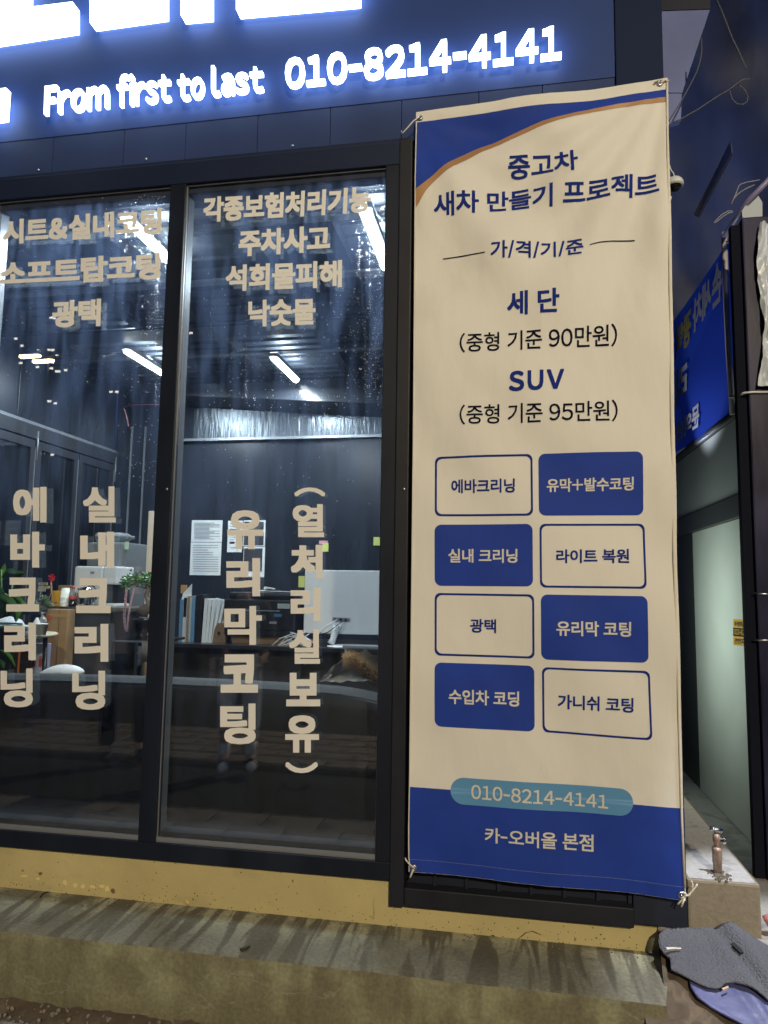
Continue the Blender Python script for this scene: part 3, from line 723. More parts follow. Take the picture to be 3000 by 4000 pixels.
# pavement made of separate slabs
pave = thing('pavement', 'worn grey paving slabs in front of the step', 'pavement', (-1.5, -2, .12)); del pave['category']; pave['kind'] = 'structure'
pm = {}
for (y0, y1) in [(-1.66, -.39), (-3.95, -2.8)]:
    rows = round((y1-y0)/.21); h = (y1-y0)/rows
    for r_ in range(rows):
        for c_ in range(16):
            k = random.randint(0, 5)
            if k not in pm:
                b = MB(); b.bbox(-.155, .155, -h/2+.005, h/2-.005, -.03, random.uniform(-.002, .003), .004)
                pm[k] = b.build('paving_slab', paver, pave); me = pm[k].data; pm[k]['_'] = 1; bpy.data.objects.remove(pm[k]); pm[k] = me
            o = bpy.data.objects.new('paving_slab', pm[k]); COL.objects.link(o); o.parent = pave
            o.location = Vector((-4.4+(c_+.5*(r_ % 2))*.318, y0+(r_+.5)*h, .172)) - pave.location
            o.rotation_euler = (random.uniform(-.006, .006), random.uniform(-.006, .006), random.uniform(-.008, .008))
bed = MB().box(-4.8, 1.3, -1.68, -.36, .10, .158).build('paving_bed', dirtm); struct(bed, 'dirt bed under the paving slabs')
bed = MB().box(-4.8, 1.3, -3.97, -2.78, .10, .158).build('paving_bed', dirtm); struct(bed, 'dirt bed under the far paving slabs')
# ramp down to the street at the right of the step and the side yard
def rz(y): return .447+.42*min(0, y)
b = MB(); b.grid(lambda u, v: (.455+3.5*u, -.66+.66*v, rz(-.66+.66*v)+.006*noise.noise(Vector((u*30, v*5, 0)))+.003*noise.noise(Vector((u*120, v*22, 0)))), 150, 30)
struct(b.build('ramp', apron, None, True), 'pale rough concrete ramp at the right of the step')
struct(MB().box(.542, 6, 0, 9, .2, .445).build('side_yard_floor', apron), 'pale concrete floor of the side passage')
b = MB(); b.grid(lambda u, v: ((.452+.12*max(-.29, -.6+.6*v) if v > .52 else .36)*(1-u)+(.64)*u, -.6+.6*v, rz(-.6+.6*v)+.012*noise.noise(Vector((u*5, v*12, 4)))+.010), 20, 60)
tag(b.build('dirt_patch', dirtm, None, True), 'brown dirt between the step end and the grey mat', 'dirt', kind='stuff')

def onramp(px, py, lift=0):
    d = ray(px, py)         # intersect z = .447 + .42 y + lift
    t = (.447+lift+.42*CAM.y-CAM.z)/(d.z-.42*d.y); return CAM+d*t
# grey mat over a blue sheet
def sheet(name, outline, m, lift, label, cat, wav=.024, th=.006, hole=None):
    poly = [onramp(x, y, lift) for x, y in outline]
    bm = bmesh.new(); vs = [bm.verts.new((p.x, p.y, 0)) for p in poly]; f = bm.faces.new(vs)
    x0 = min(p.x for p in poly); x1 = max(p.x for p in poly); y0 = min(p.y for p in poly); y1 = max(p.y for p in poly)
    for k in range(1, 40):
        for co, no in [((x0+(x1-x0)*k/40, 0, 0), (1, 0, 0)), ((0, y0+(y1-y0)*k/40, 0), (0, 1, 0))]:
            bmesh.ops.bisect_plane(bm, geom=bm.verts[:]+bm.edges[:]+bm.faces[:], plane_co=co, plane_no=no)
    for v in bm.verts:
        x, y = v.co.x, v.co.y
        w = wav*(math.exp(-(((x-.70)+.35*(y+.15))/.035)**2)*.9 - math.exp(-(((x-.64)+.35*(y+.15))/.03)**2)*.4 + .45*noise.noise(Vector((x*9, y*7, lift*90))))
        v.co.z = rz(y)+lift+abs(w)+.002
    r = bmesh.ops.extrude_face_region(bm, geom=bm.faces[:]); bmesh.ops.translate(bm, verts=[g for g in r['geom'] if isinstance(g, bmesh.types.BMVert)], vec=(0, 0, th))
    b = MB(); b.bm(bm); return tag(b.build(name, m, None, True), label, cat)
matm = mat('grey_woven_mat', (.135, .14, .165), .85, bump=(170, 1.0), var=(5, .12))
_n = matm.node_tree.nodes
bluem = mat('lavender_plastic_sheet', (.10, .11, .27), .4, var=(7, .2), bump=(14, .25))
sheet('plastic_sheet', [(2660, 3760), (2690, 3830), (2700, 3870), (2725, 3908), (2775, 3945), (2834, 3976), (2900, 4010), (3000, 4060), (3120, 4060), (3120, 3760)], bluem, .020, 'crumpled lavender blue plastic sheet half under the grey mat', 'sheet')
sheet('floor_mat', [(2574, 3664), (2590, 3650), (2617, 3643), (2700, 3640), (2790, 3641), (2863, 3645), (2930, 3672), (3000, 3710), (3150, 3790), (3150, 3990), (3060, 3950), (3000, 3922), (2930, 3880), (2870, 3853), (2834, 3853), (2818, 3866), (2801, 3872), (2762, 3868), (2730, 3855), (2697, 3837), (2650, 3810), (2622, 3795), (2619, 3770), (2617, 3752), (2594, 3732), (2577, 3709), (2572, 3685)],
      matm, .034, 'rumpled grey woven mat lying on the ramp beside the step', 'mat')
tag(MB().tube([onramp(2602, 3706, .060), onramp(2625, 3704, .056), onramp(2660, 3705, .054)], [.004, .003, .002], 6).build('twig', cord), 'short white stick lying on the grey mat', 'stick')
tag(MB().slab([onramp(2855, 3690, .054), onramp(2868, 3688, .054), onramp(2895, 3712, .056), onramp(2905, 3725, .054), onramp(2892, 3727, .054)], (0, 0, .004)).build('black_strap', black), 'short black strap sticking out of the grey mat', 'strap')
tag(MB().slab([onramp(2820, 3866, .044), onramp(2845, 3856, .044), onramp(2846, 3862, .044), onramp(2826, 3872, .044)], (0, 0, .004)).build('wood_chip', wood), 'tiny pale wood chip at the lower edge of the grey mat', 'wood chip')
tag(MB().slab([at(715, 3522, -.01), at(725, 3515, -.012), at(740, 3530, -.015), at(730, 3536, -.02)], (0, 0, .004)).build('paper_scrap', mat('yellow_scrap', (.6, .45, .15), .7)), 'crumpled yellow scrap where plinth meets the step', 'scrap')
tag(MB().tube([atZ(158, 3503, .380), atZ(165, 3493, .381), atZ(178, 3486, .381), atZ(192, 3484, .380)], [.003, .003, .0025, .0015], 6).build('twig', black), 'small curved black twig on the concrete step', 'twig')
tag(MB().slab([atZ(952+dx, 3710+dy, .378) for dx, dy in [(-16, 2), (4, -5), (26, -9), (10, 1), (-8, 6)]], (0, 0, .006)).build('dry_leaf', mat('dead_leaf', (.05, .045, .03), .8)), 'dark dead leaf near the front edge of the step', 'leaf')

# ================================================================== RIGHT SIDE PASSAGE
curb = thing('concrete_block', 'pale painted concrete kerb with a tap on top beside the shop corner', 'kerb', (.65, .5, .44))
cm = concrete('block_paint', (.27, .235, .18), 9, (.19, .155, .11), cr=False, lo=.6, hi=.7, amt=.5); ct = concrete('block_top', (.50, .49, .48), 12, (.34, .32, .30), cr=False, rough=.95)
b = MB(); b.bbox(.5425, .757, 0, 2.6, .40, .603, .008); b.build('kerb_body', cm, curb)
b = MB(); b.grid(lambda u, v: (.551+.196*u, .010+2.58*v, .6035+.0022*abs(noise.noise(Vector((u*9, v*70, 0))))), 16, 120); b.build('kerb_top', ct, curb, True)
mortar = MB()
for _ in range(70):
    bm = bmesh.new(); bmesh.ops.create_icosphere(bm, subdivisions=1, radius=random.uniform(.002, .006))
    mortar.bm(bm, Matrix.Translation((.652+random.gauss(0, .016), .045+random.gauss(0, .018), .605)))
o = mortar.build('mortar_crumbs', concrete('mortar', (.16, .14, .11), 20, (.1, .09, .07), cr=False), curb); o['kind'] = 'stuff'
tap = thing('water_tap', 'copper standpipe tap with chrome handle on the kerb', 'tap', (.651, .07, .605))
copper = mat('aged_copper', (.40, .30, .26), .42, metal=.3, var=(30, .3)); tx, ty = .651, .067
MB().lathe([(.0135, .600), (.0135, .635), (.0150, .637), (.0150, .672), (.0158, .675), (.0158, .682), (.011, .686)], (tx, ty, 0), 18).build('pipe', copper, tap, True)
MB().lathe([(.010, .686), (.0095, .698), (.0115, .70), (.0115, .722), (.008, .726)], (tx, ty, 0), 18).build('valve_body', copper, tap, True)
MB().lathe([(.0085, .008), (.0085, .014), (.0115, .0145), (.0115, .023), (.006, .024)], (tx+.002, ty-.003, .708), 14, 'X').build('hose_outlet', chrome, tap, True)
b = MB(); b.tube([(tx-.019, ty, .742), (tx-.010, ty, .7405), (tx, ty, .739), (tx+.009, ty, .738), (tx+.017, ty, .735)], [.0065, .006, .0075, .007, .0075], 10); b.tube([(tx, ty, .724), (tx, ty, .739)], .0035, 8); b.build('handle', chrome, tap, True)

# grey hoarding wall running back at X = 1.02
hoard = thing('panel_fence', 'grey sheet fence with a steel header rail along the side passage', 'fence', (1.05, 2, .44))
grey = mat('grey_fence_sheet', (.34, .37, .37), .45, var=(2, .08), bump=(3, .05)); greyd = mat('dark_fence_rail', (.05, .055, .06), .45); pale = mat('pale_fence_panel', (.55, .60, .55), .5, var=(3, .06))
MB().box(1.0, 1.03, .72, 5.4, 1.93, 2.28).build('upper_sheet', grey, hoard)
MB().tube([(1.0, .72, 2.30), (1.0, 3, 2.31), (1.0, 5.4, 2.32)], .022, 10).build('top_rail', greyd, hoard, True)
MB().bbox(.975, 1.04, .72, 5.4, 1.83, 1.93, .004).build('middle_rail', greyd, hoard)
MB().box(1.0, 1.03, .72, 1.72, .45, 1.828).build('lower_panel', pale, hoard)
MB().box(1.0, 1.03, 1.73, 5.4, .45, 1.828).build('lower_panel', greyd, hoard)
stk = thing('warning_sticker', 'small yellow and black sticker on the pale fence panel', 'sticker', atX(2887, 2475, .999))
yel = mat('sticker_yellow', (.55, .32, .03), .5)
def xq(x0, y0, x1, y1, X): return [atX(x0, y0, X), atX(x1, y0+4, X), atX(x1, y1+6, X), atX(x0, y1, X)]
MB().slab(xq(2864, 2418, 2925, 2520, .9985), (.001, 0, 0)).build('sticker_sheet', yel, stk)
MB().slab(xq(2864, 2452, 2925, 2484, .9975), (.0008, 0, 0)).build('sticker_band', black, stk)
letters('sticker_text', '주정차금지', xq(2868, 2426, 2922, 2446, .9972), black, stk, heavy=.02)
letters('sticker_text', '010-8214', xq(2868, 2456, 2922, 2478, .9965), yel, stk, heavy=.02)
letters('sticker_text', '견인지역', xq(2868, 2492, 2922, 2514, .9972), black, stk, heavy=.02)

# blue vinyl banner seen from behind
bb = thing('blue_banner', 'blue vinyl banner seen from behind with mirrored white and yellow lettering', 'banner', (1.0, 1.2, 2.3))
bbm = mat('blue_vinyl', (.018, .055, .42), .45, bump=(3, .12)); 
_n = bbm.node_tree.nodes; _t = _n.new('ShaderNodeBsdfTranslucent'); _t.inputs[0].default_value = (.02, .08, .75, 1); _m = _n.new('ShaderNodeMixShader'); _m.inputs[0].default_value = .5
_o = [q for q in _n if q.type == 'OUTPUT_MATERIAL'][0]; bbm.node_tree.links.new(_n['Principled BSDF'].outputs[0], _m.inputs[1]); bbm.node_tree.links.new(_t.outputs[0], _m.inputs[2]); bbm.node_tree.links.new(_m.outputs[0], _o.inputs[0])
lamp('banner_back_fill', 'SPOT', (2.6, .9, 2.0), 9, (.9, .95, 1.0), target=(1.0, 1.3, 2.5), size=.1, spot=75)  # unseen lamp added behind the banner to brighten the vinyl
bk = thing('banner_back_fill_lamp', 'unseen spotlight added to light the blue banner from behind', 'lamp', (2.62, .9, 2.0)); MB().lathe([(.03, 0), (.06, .05), (.06, .12), (.001, .13)], (2.62, .9, 2.0), 16, 'X').build('lamp_housing', black, bk, True); MB().tube([(2.7, .9, 2.0), (2.7, .9, .45)], .02, 8).build('stand', black, bk, True)
btx = mat('blue_banner_white', (.60, .60, .62), .55); bty = mat('blue_banner_yellow', (.50, .44, .10), .55)
for m_, c_ in ((btx, (.42, .42, .5, 1)), (bty, (.40, .36, .08, 1))):
    n_ = m_.node_tree.nodes; t_ = n_.new('ShaderNodeBsdfTranslucent'); t_.inputs[0].default_value = c_; x_ = n_.new('ShaderNodeMixShader'); x_.inputs[0].default_value = .6
    o_ = [q for q in n_ if q.type == 'OUTPUT_MATERIAL'][0]; m_.node_tree.links.new(n_['Principled BSDF'].outputs[0], x_.inputs[1]); m_.node_tree.links.new(t_.outputs[0], x_.inputs[2]); m_.node_tree.links.new(x_.outputs[0], o_.inputs[0])
BX = .985
def bbf(u, v):
    # u: 0 at street end, 1 deep; v 0 top 1 bottom
    tp = atX(2866, 905, BX)*(1-u) + atX(2560, 1358, BX)*u; bt_ = atX(2874, 1610, BX)*(1-u) + atX(2560, 1830, BX)*u
    p = tp*(1-v)+bt_*v; p.x += .010*math.sin(u*9+v*2)*v+.004*math.sin(v*14+u*5); p.x += .003; p.z -= .02*math.sin(u*math.pi*2)*v*v; return p
MB().grid(bbf, 40, 24).build('vinyl_sheet', bbm, bb, True)
def bx(txt, q, m, heavy=.035): letters('banner_letter', txt, [atX(x, y, BX-.014) for x, y in q], m, bb, heavy=heavy, mirror=True, per_char=True)
bx('손', [(2783, 1055), (2820, 1000), (2818, 1170), (2780, 1215)], btx); bx('세', [(2744, 1120), (2779, 1062), (2777, 1205), (2742, 1258)], btx); bx('차', [(2708, 1180), (2742, 1122), (2741, 1255), (2705, 1310)], btx)
bx('광', [(2668, 1245), (2700, 1190), (2698, 1335), (2666, 1375)], bty); bx('택', [(2638, 1290), (2667, 1248), (2666, 1370), (2636, 1410)], bty); bx('유', [(2600, 1350), (2632, 1300), (2630, 1420), (2600, 1450)], btx)
bx('리', [(2642, 1450), (2684, 1400), (2682, 1560), (2640, 1590)], btx); bx('트', [(2604, 1500), (2638, 1455), (2636, 1585), (2602, 1615)], btx)
bx('문', [(2703, 1598), (2732, 1570), (2730, 1664), (2701, 1685)], btx); bx('의', [(2676, 1625), (2702, 1600), (2700, 1688), (2674, 1705)], btx); bx('전', [(2648, 1655), (2675, 1628), (2673, 1708), (2646, 1728)], btx); bx('화', [(2620, 1680), (2646, 1657), (2644, 1730), (2618, 1748)], btx)
polem = mat('pale_pole', (.50, .48, .47), .5, var=(5, .15))
MB().tube([atX(2829, 908, BX-.015), atX(2836, 1150, BX-.018), atX(2848, 1400, BX-.02), atX(2862, 1618, BX-.02)], .0125, 10).build('end_pole', polem, bb, True)
MB().tube([atX(2852, 905, BX-.02), atX(2846, 925, BX-.02), atX(2856, 950, BX-.02), atX(2838, 944, BX-.02)], .005, 6).build('tie_cord', cord, bb, True)
MB().tube([atX(2850, 1550, BX-.03), atX(2862, 1552, BX-.035), atX(2876, 1549, BX-.03)], .006, 6).build('tie_cord', cord, bb, True)

# dark steel column
colm = mat('purple_black_steel', (.030, .030, .070), .35, spec=.12, var=(6, .5, (2, 2, .6)), bump=(8, .15, (1, 1, .5)))
post = thing('steel_column', 'dark glossy steel column with a white strap beside the passage', 'column', (1.0, .6, .44))
MB().bbox(.893, .93, .50, .535, .30, 3.0, .003).build('column_flange', mat('matte_black_flange', (.010, .012, .022), .8, spec=.05), post)
MB().bbox(.931, 1.16, .48, .60, .30, 3.02, .006).build('column_shaft', colm, post)
MB().tube([at(2888, 1548, .5), at(2905, 1535, .475), at(2935, 1532, .472), at(3040, 1531, .472)], .0045, 8).build('strap', white, post, True)
MB().tube([at(2945, 2318, .478), at(2990, 2320, .476), at(3040, 2325, .476)], .004, 8).build('bracket_bar', steel, post, True)
MB().tube([at(2945, 2500, .478), at(2990, 2501, .476), at(3040, 2503, .476)], .004, 8).build('bracket_bar', steel, post, True)
# crumpled plastic wrapping on the column
wrap = MB()
def wf(u, v):
    p = at(2970+90*u-14*math.sin(v*7)*(1-u), 868+640*v, .455); p.y += -.025*noise.noise(Vector((u*4, v*9, 0)))+.008*noise.noise(Vector((u*14, v*30, 3))); return p
wrap.grid(wf, 24, 80)
tag(wrap.build('plastic_wrap', mat('milky_plastic', (.62, .68, .76), .2, bump=(25, .5)), None, True), 'crumpled white plastic film hanging on the dark column', 'plastic film')
pan = MB().slab([at(2898, 825, .49), at(2925, 780, .49), at(2960, 760, .49), at(2978, 790, .49), at(2978, 860, .49), at(2960, 872, .49), at(2906, 913, .49)], (0, .004, 0))  # pale slab stands for a patch of light on the column
tag(pan.build('fascia_or_lit_patch', mat('lit_patch_pale', (.34, .40, .44), .4)), 'pale slab painted as the lit patch near the top of the dark column', 'plate')
tag(MB().tube([at(3060, 640, .47), at(2995, 712, .47), at(2925, 783, .48), at(2880, 850, .55), at(2842, 905, .7), at(2826, 925, .9)], .012, 10).build('conduit_pipe', mat('lavender_pipe', (.24, .22, .40), .4), None, True), 'lavender conduit pipe sloping down to the column', 'pipe')
for pts, lab in [([(2968, 703), (2935, 708), (2896, 718), (2886, 726), (2878, 750), (2866, 775), (2858, 795)], 'upper thin white wire bent beside the lavender pipe'),
                 ([(2948, 722), (2920, 734), (2892, 750), (2876, 764), (2866, 778)], 'lower thin white wire bent beside the lavender pipe'),
                 ([(2862, 825), (2845, 824), (2820, 838), (2795, 862), (2788, 870), (2800, 866), (2825, 845), (2850, 830), (2862, 829)], 'looped white wire hanging left of the column')]:
    tag(MB().tube([at(x, y, .6) for x, y in pts], .0024, 6).build('wire', mat('pale_wire', (.30, .30, .34), .5), None, True), lab, 'wire')
wirem = mat('grey_wire', (.10, .11, .14), .6)
tag(MB().tube([at(x, y, .35) for x, y in [(2740, 150), (2741, 200), (2735, 240), (2722, 280), (2702, 320), (2680, 362), (2655, 405), (2630, 445), (2606, 482)]], .0028, 6).build('cable', wirem, None, True), 'grey cable curving down from the fascia to the banner edge', 'cable')
tag(MB().tube([at(x, y, .35) for x, y in [(2606, 512), (2612, 490), (2625, 477), (2655, 468), (2690, 448), (2730, 425), (2770, 398), (2810, 372), (2850, 350), (2872, 332), (2900, 312), (2930, 308)]], .0026, 6).build('cable', wirem, None, True), 'thin cable rising to the right into a loop', 'cable')
tag(MB().tube([at(x, y, .36) for x, y in [(2858, 342), (2852, 362), (2860, 388), (2880, 406), (2902, 408), (2918, 398), (2922, 378), (2912, 355), (2895, 338), (2880, 330)]], .002, 6).build('cable_loop', wirem, None, True), 'round loop of thin cable against the dark wall', 'cable')
tag(MB().tube([at(x, y, 1.2) for x, y in [(2792, -20), (2830, 70), (2860, 150), (2890, 210), (2916, 270)]], .004, 6).build('cable', wirem, None, True), 'straight grey cable running down from the top right', 'cable')
# dome security camera
cctv = thing('security_camera', 'white dome security camera on the shop side wall by the banner', 'security camera', at(2640, 715, .2))
c = at(2636, 722, .2); rr_ = .032
MB().lathe([(rr_*math.cos(R(a)), rr_*math.sin(R(a))) for a in range(-8, 90, 12)]+[(.0005, rr_)], c, 24).build('dome_cover', white, cctv, True)
MB().lathe([(.0005, -.024), (.012, -.022), (.020, -.015), (.0235, -.006), (.0235, 0)], c, 20).build('camera_eye', blackg, cctv, True)
MB().box(.538, c.x-.01, c.y-.012, c.y+.012, c.z+.008, c.z+.026).build('mount_arm', white, cctv)
MB().tube([c+Vector((0, 0, .031)), c+Vector((-.003, 0, .045)), c+Vector((-.012, .0, .06)), c+Vector((-.02, 0, .09)), (.545, c.y, c.z+.25)], .0022, 6).build('camera_cable', white, cctv, True)
MB().tube([at(2622, 768, .19), at(2618, 782, .19), at(2608, 795, .19)], .003, 6).build('cable_end', white, cctv, True)

# lavender fascia plate of the passage roof and dark neighbour beyond
lav = mat('lavender_fascia', (.13, .165, .40), .5, var=(3, .2), bump=(12, .1))
fas = thing('awning_fascia', 'slanted lavender metal fascia plate behind the shop corner', 'fascia', at(2650, 200, .5))
MB().slab([at(*p, .5) for p in [(2570, 45), (2773, 38), (2665, 362), (2570, 362)]], (0, .03, 0)).build('fascia_or_lit_patch', lav, fas)
MB().slab([at(*p, .5) for p in [(2570, 365), (2663, 365), (2660, 470), (2570, 495)]], (0, .03, 0)).build('lower_plate', lav, fas)
MB().slab([at(*p, .497) for p in [(2570, -120), (2776, -120), (2775, 34), (2570, 42)]], (0, .03, 0)).build('upper_plate', clad, fas)
nb = thing('neighbour_building', 'dark tarpaulin covered building at the end of the passage', 'building', (3, 7, .4))
tarp = mat('dark_tarp', (.045, .075, .24), .55, var=(1.2, .5, (1, 1, .5)), bump=(2.2, .6))
b = MB(); b.grid(lambda u, v: (.4+6*u, 6.5+.25*noise.noise(Vector((u*6, v*5, 0)))+.1*noise.noise(Vector((u*20+v*9, v*14, 3))), .4+9*v), 60, 60); b.build('tarp_wall', tarp, nb, True)
tag(MB().slab([at(2854, 548, 2.6), at(2858, 590, 2.6), at(2728, 838, 3.4), at(2711, 832, 3.4)], (.02, .05, 0)).build('roof_strut', mat('grey_strut', (.55, .58, .72), .5)), 'grey diagonal roof strut in the dark passage', 'strut')
tag(MB().tube([onramp(2990, 3600, .02), onramp(3010, 3592, .03), onramp(3060, 3596, .02)], .018, 8).build('pink_rag', mat('pink_cloth', (.6, .22, .2), .8), None, True), 'pink rag at the foot of the steel column', 'rag')

# unseen LED flood lamp, added to light the kerb and mat
fl = thing('unseen_flood_lamp', 'unseen white LED flood lamp added above the ramp beside the column', 'lamp', (1.32, -.42, 3.75))
MB().bbox(1.20, 1.44, -.52, -.32, 3.76, 3.80, .004).build('lamp_housing', white, fl)
MB().box(1.22, 1.42, -.50, -.34, 3.752, 3.757).build('led_panel', emis('led_white', (.9, .95, 1), 20), fl)
lamp('unseen_flood_light', 'SPOT', (1.32, -.42, 3.70), 460, (.88, .92, 1.0), target=(.82, -.20, .4), size=.05, spot=20)
# unseen glowing pane added on the side wall to light the fence
wl = thing('fence_fill_panel', 'unseen glowing panel added on the shop side wall to light the fence', 'window', (.545, 1.2, 1.0))
MB().box(.541, .548, .93, 1.47, .98, 1.74).build('fill_pane', emis('fill_glow', (.86, 1.0, .90), 1.2), wl)
for a, b_, c_, d_ in [(.88, .93, .93, 1.79), (1.47, 1.52, .93, 1.79), (.93, 1.47, 1.74, 1.79), (.93, 1.47, .93, .98)]: MB().box(.541, .556, a, b_, c_, d_).build('fill_panel_frame', dark, wl)
lamp('fence_fill_light', 'AREA', (.552, 1.2, 1.36), 1.8, (.86, 1.0, .90), target=(2, 1.2, 1.36), size=.5, size_y=.72)
wl2 = thing('banner_front_fill_lamp', 'unseen LED spotlight added on the shop side wall to light the blue banner', 'lamp', (.56, 1.5, 1.95))  # unseen lamp added to brighten the near side of the blue banner
MB().bbox(.541, .57, 1.45, 1.55, 1.90, 1.94, .004).build('light_housing', white, wl2)
lamp('banner_front_fill', 'SPOT', (.575, 1.45, 1.97), 26, (.85, .9, 1.0), target=(1.0, 1.2, 2.85), size=.03, spot=70)

# ================================================================== INTERIOR SHELL
wallm = mat('glossy_black_wall_panel', (.018, .023, .034), .28, var=(2, .2, (1, 1, .2)), bump=(3, .06, (2, 2, .4)))
ribm = mat('ribbed_dark_metal', (.05, .055, .062), .28, metal=.3)
ceilm = mat('corrugated_ceiling_deck', (.085, .10, .125), .45, metal=.3)
XL, YB, ZF, ZC = -3.5, 3.3, .585, 3.28
struct(MB().box(XL, .5, .07, YB, .50, ZF).build('floor', mat('dark_floor_tile', (.010, .010, .011), .5, var=(4, .2))), 'dark interior floor')
# ceiling: corrugated deck, cross ribs along X
b = MB(); n = 100
for i in range(n):
    y0 = .07+(YB-.07)*i/n; y1 = .07+(YB-.07)*(i+1)/n
    z0 = ZC + (.0 if (i//2) % 2 else .018); 
    b.box(XL, .5, y0, y1, z0, ZC+.04)
o = b.build('ceiling', ceilm); struct(o, 'corrugated metal ceiling deck')
joist = mat('dark_joist', (.025, .027, .033), .4)
bld = thing('ceiling_frame', 'dark steel joists and cross beams under the corrugated ceiling', 'ceiling frame', (-1.5, 1.6, 3.2))
for x in (-3.2, -2.45, -2.0, -1.28, -.86, -.1): MB().box(x-.035, x+.035, .07, YB, ZC-.07, ZC-.002).build('joist', joist, bld)
for y in (.55, 1.15, 2.35): MB().box(XL, .5, y-.03, y+.03, ZC-.085, ZC-.071).build('cross_beam', inner, bld)
MB().box(-3.5, .5, 1.75, 1.95, ZC-.10, ZC-.086).build('cross_beam', joist, bld)
# back wall with slanted bulkhead, glossy film strip and rail
struct(MB().box(XL, .5, YB, YB+.05, ZF, ZC+.04).build('wall_back', wallm), 'glossy black back wall')
film = mat('wavy_reflective_film', (.13, .15, .17), .28, metal=.5, bump=(5, .55, (6, 1, 1.0)))
MB_ = MB().box(-2.75, .5, YB-.012, YB-.001, 2.775, 3.05).build('film_strip', film); tag(MB_, 'shiny wavy plastic film strip along the top of the back wall', 'film')
rail = MB().box(-3.02, .5, YB-.05, YB-.014, 2.75, 2.772); tag(rail.build('curtain_rail', alu), 'pale metal rail across the back wall under the film', 'rail')
bulk = MB().add([(-2.9, YB-.02, 3.07), (.5, YB-.02, 2.80), (.5, YB-.02, ZC-.1), (-2.9, YB-.02, ZC-.1), (-2.9, YB-.30, 3.10), (.5, YB-.30, 2.86), (.5, YB-.30, ZC-.1), (-2.9, YB-.30, ZC-.1)],
                [(0, 1, 2, 3), (4, 5, 6, 7), (0, 1, 5, 4), (3, 2, 6, 7), (0, 3, 7, 4), (1, 2, 6, 5)])
tag(bulk.build('bulkhead', mat('bulkhead_gloss', (.045, .05, .06), .18)), 'dark glossy bulkhead sloping above the back wall', 'bulkhead')
for x in (-3.35, -3.22, -3.02, -2.86): MB().box(x, x+.012, YB-.012, YB-.001, ZF, 2.9).build('wall_seam_trim', alu if x in (-3.35, -3.02) else inner, bld)
# left wall: boards above, folding glass doors below
lw = thing('left_wall', 'dark panelled left wall above the folding doors', 'wall', (XL, 1.7, 2.7))
ys = [.07, .30, .42, .54, .66, .78, .90, 1.02, 1.14, 1.26, 1.38, 2.0, 2.62, YB-.02]
for a, c in zip(ys, ys[1:]): MB().bbox(XL-.03, XL, a+.004, c-.004, 2.69, ZC+.03, .003).build('wall_board', ribm if c < 1.4 else wallm, lw)
MB().box(XL-.03, XL+.0, .07, YB, 2.66, 2.69).build('wall_ledge', alu, lw); MB().box(XL-.03, XL+.03, .07, YB, 2.56, 2.658).build('door_header', joist, lw)
fd = thing('folding_doors', 'black framed folding glass doors along the left wall', 'door', (XL, 1.7, ZF))
dy = (YB-.1)/6; darkglass = mat('dark_door_glass', (.006, .008, .011), .05)
for i in range(6):
    a = .08+i*dy; c = a+dy-.012
    for (y0, y1, z0, z1) in [(a, a+.055, ZF, 2.55), (c-.055, c, ZF, 2.55), (a+.055, c-.055, 2.49, 2.55), (a+.055, c-.055, ZF, ZF+.08)]:
        MB().box(XL-.02, XL+.02, y0, y1, z0, z1).build('door_frame', joist, fd)
    MB().box(XL-.004, XL+.0, a+.055, c-.055, ZF+.08, 2.49).build('door_glass', darkglass, fd)
    MB().box(XL+.021, XL+.026, c-.012, c-.004, ZF+.3, 2.5).build('door_edge_strip', alu, fd)
    if i % 2: MB().tube([(XL+.03, c, 2.4), (XL+.03, c, 2.62)], .007, 8).build('hinge_pin', alu, fd, True)

# LED tube lights
tubem = emis('led_tube_white', (.86, .97, 1.0), 22)
def make_tube(label):
    t = thing('tube_light', label, 'light', (0, 0, 0), 'LED tube lights under the ceiling')
    b = MB(); b.bbox(-.035, .035, -.30, .30, .0, .03, .006); b.build('fixture_body', white, t)
    b = MB(); b.tube([(0, -.295, -.004), (0, -.28, -.004), (0, .28, -.004), (0, .295, -.004)], [.010, .024, .024, .010], 14); b.build('light_tube', tubem, t, True)
    return t
tubes = [((-1.72, .62, 3.16), 'LED tube light behind the top right of the left pane'), ((-2.70, 2.33, 3.16), 'LED tube light near the left pane edge, low by the back wall corner'),
         ((-.63, .72, 3.16), 'LED tube light half hidden by the right window jamb'), ((-1.70, 2.62, 3.16), 'LED tube light near the middle of the right pane')]
p0 = make_tube(tubes[0][1])
for i, (loc, lab) in enumerate(tubes):
    if i == 0: t = p0
    else:
        t = p0.copy(); COL.objects.link(t); t['label'] = lab
        for ch in list(p0.children):
            c_ = ch.copy(); COL.objects.link(c_); c_.parent = t
    t.location = loc
    lamp('tube_light_light', 'AREA', (loc[0], loc[1], loc[2]-.04), 32, (.82, .93, 1.0), target=(loc[0], loc[1]+.0001, 0), size=.06, size_y=.56)
    lamp('tube_light_upward', 'AREA', (loc[0], loc[1], loc[2]+.034), 5, (.82, .93, 1.0), size=.05, size_y=.56)
for o in [o for o in bpy.data.objects if o.name.startswith('tube_light_light')]: o.rotation_euler = (0, 0, 0)
for o in [o for o in bpy.data.objects if o.name.startswith('tube_light_upward')]: o.rotation_euler = (math.pi, 0, 0)

# ================================================================== FURNITURE
def cuboid(px, Y, depth, name, m, parent=None, b=.003, z=None):
    x0, x1, z0, z1 = prect(*px, Y)
    if z is not None: z1 += z-z0; z0 = z
    return MB().bbox(x0, x1, Y, Y+depth, z0, z1, min(b, (x1-x0)/5, depth/5, (z1-z0)/5)).build(name, m, parent)
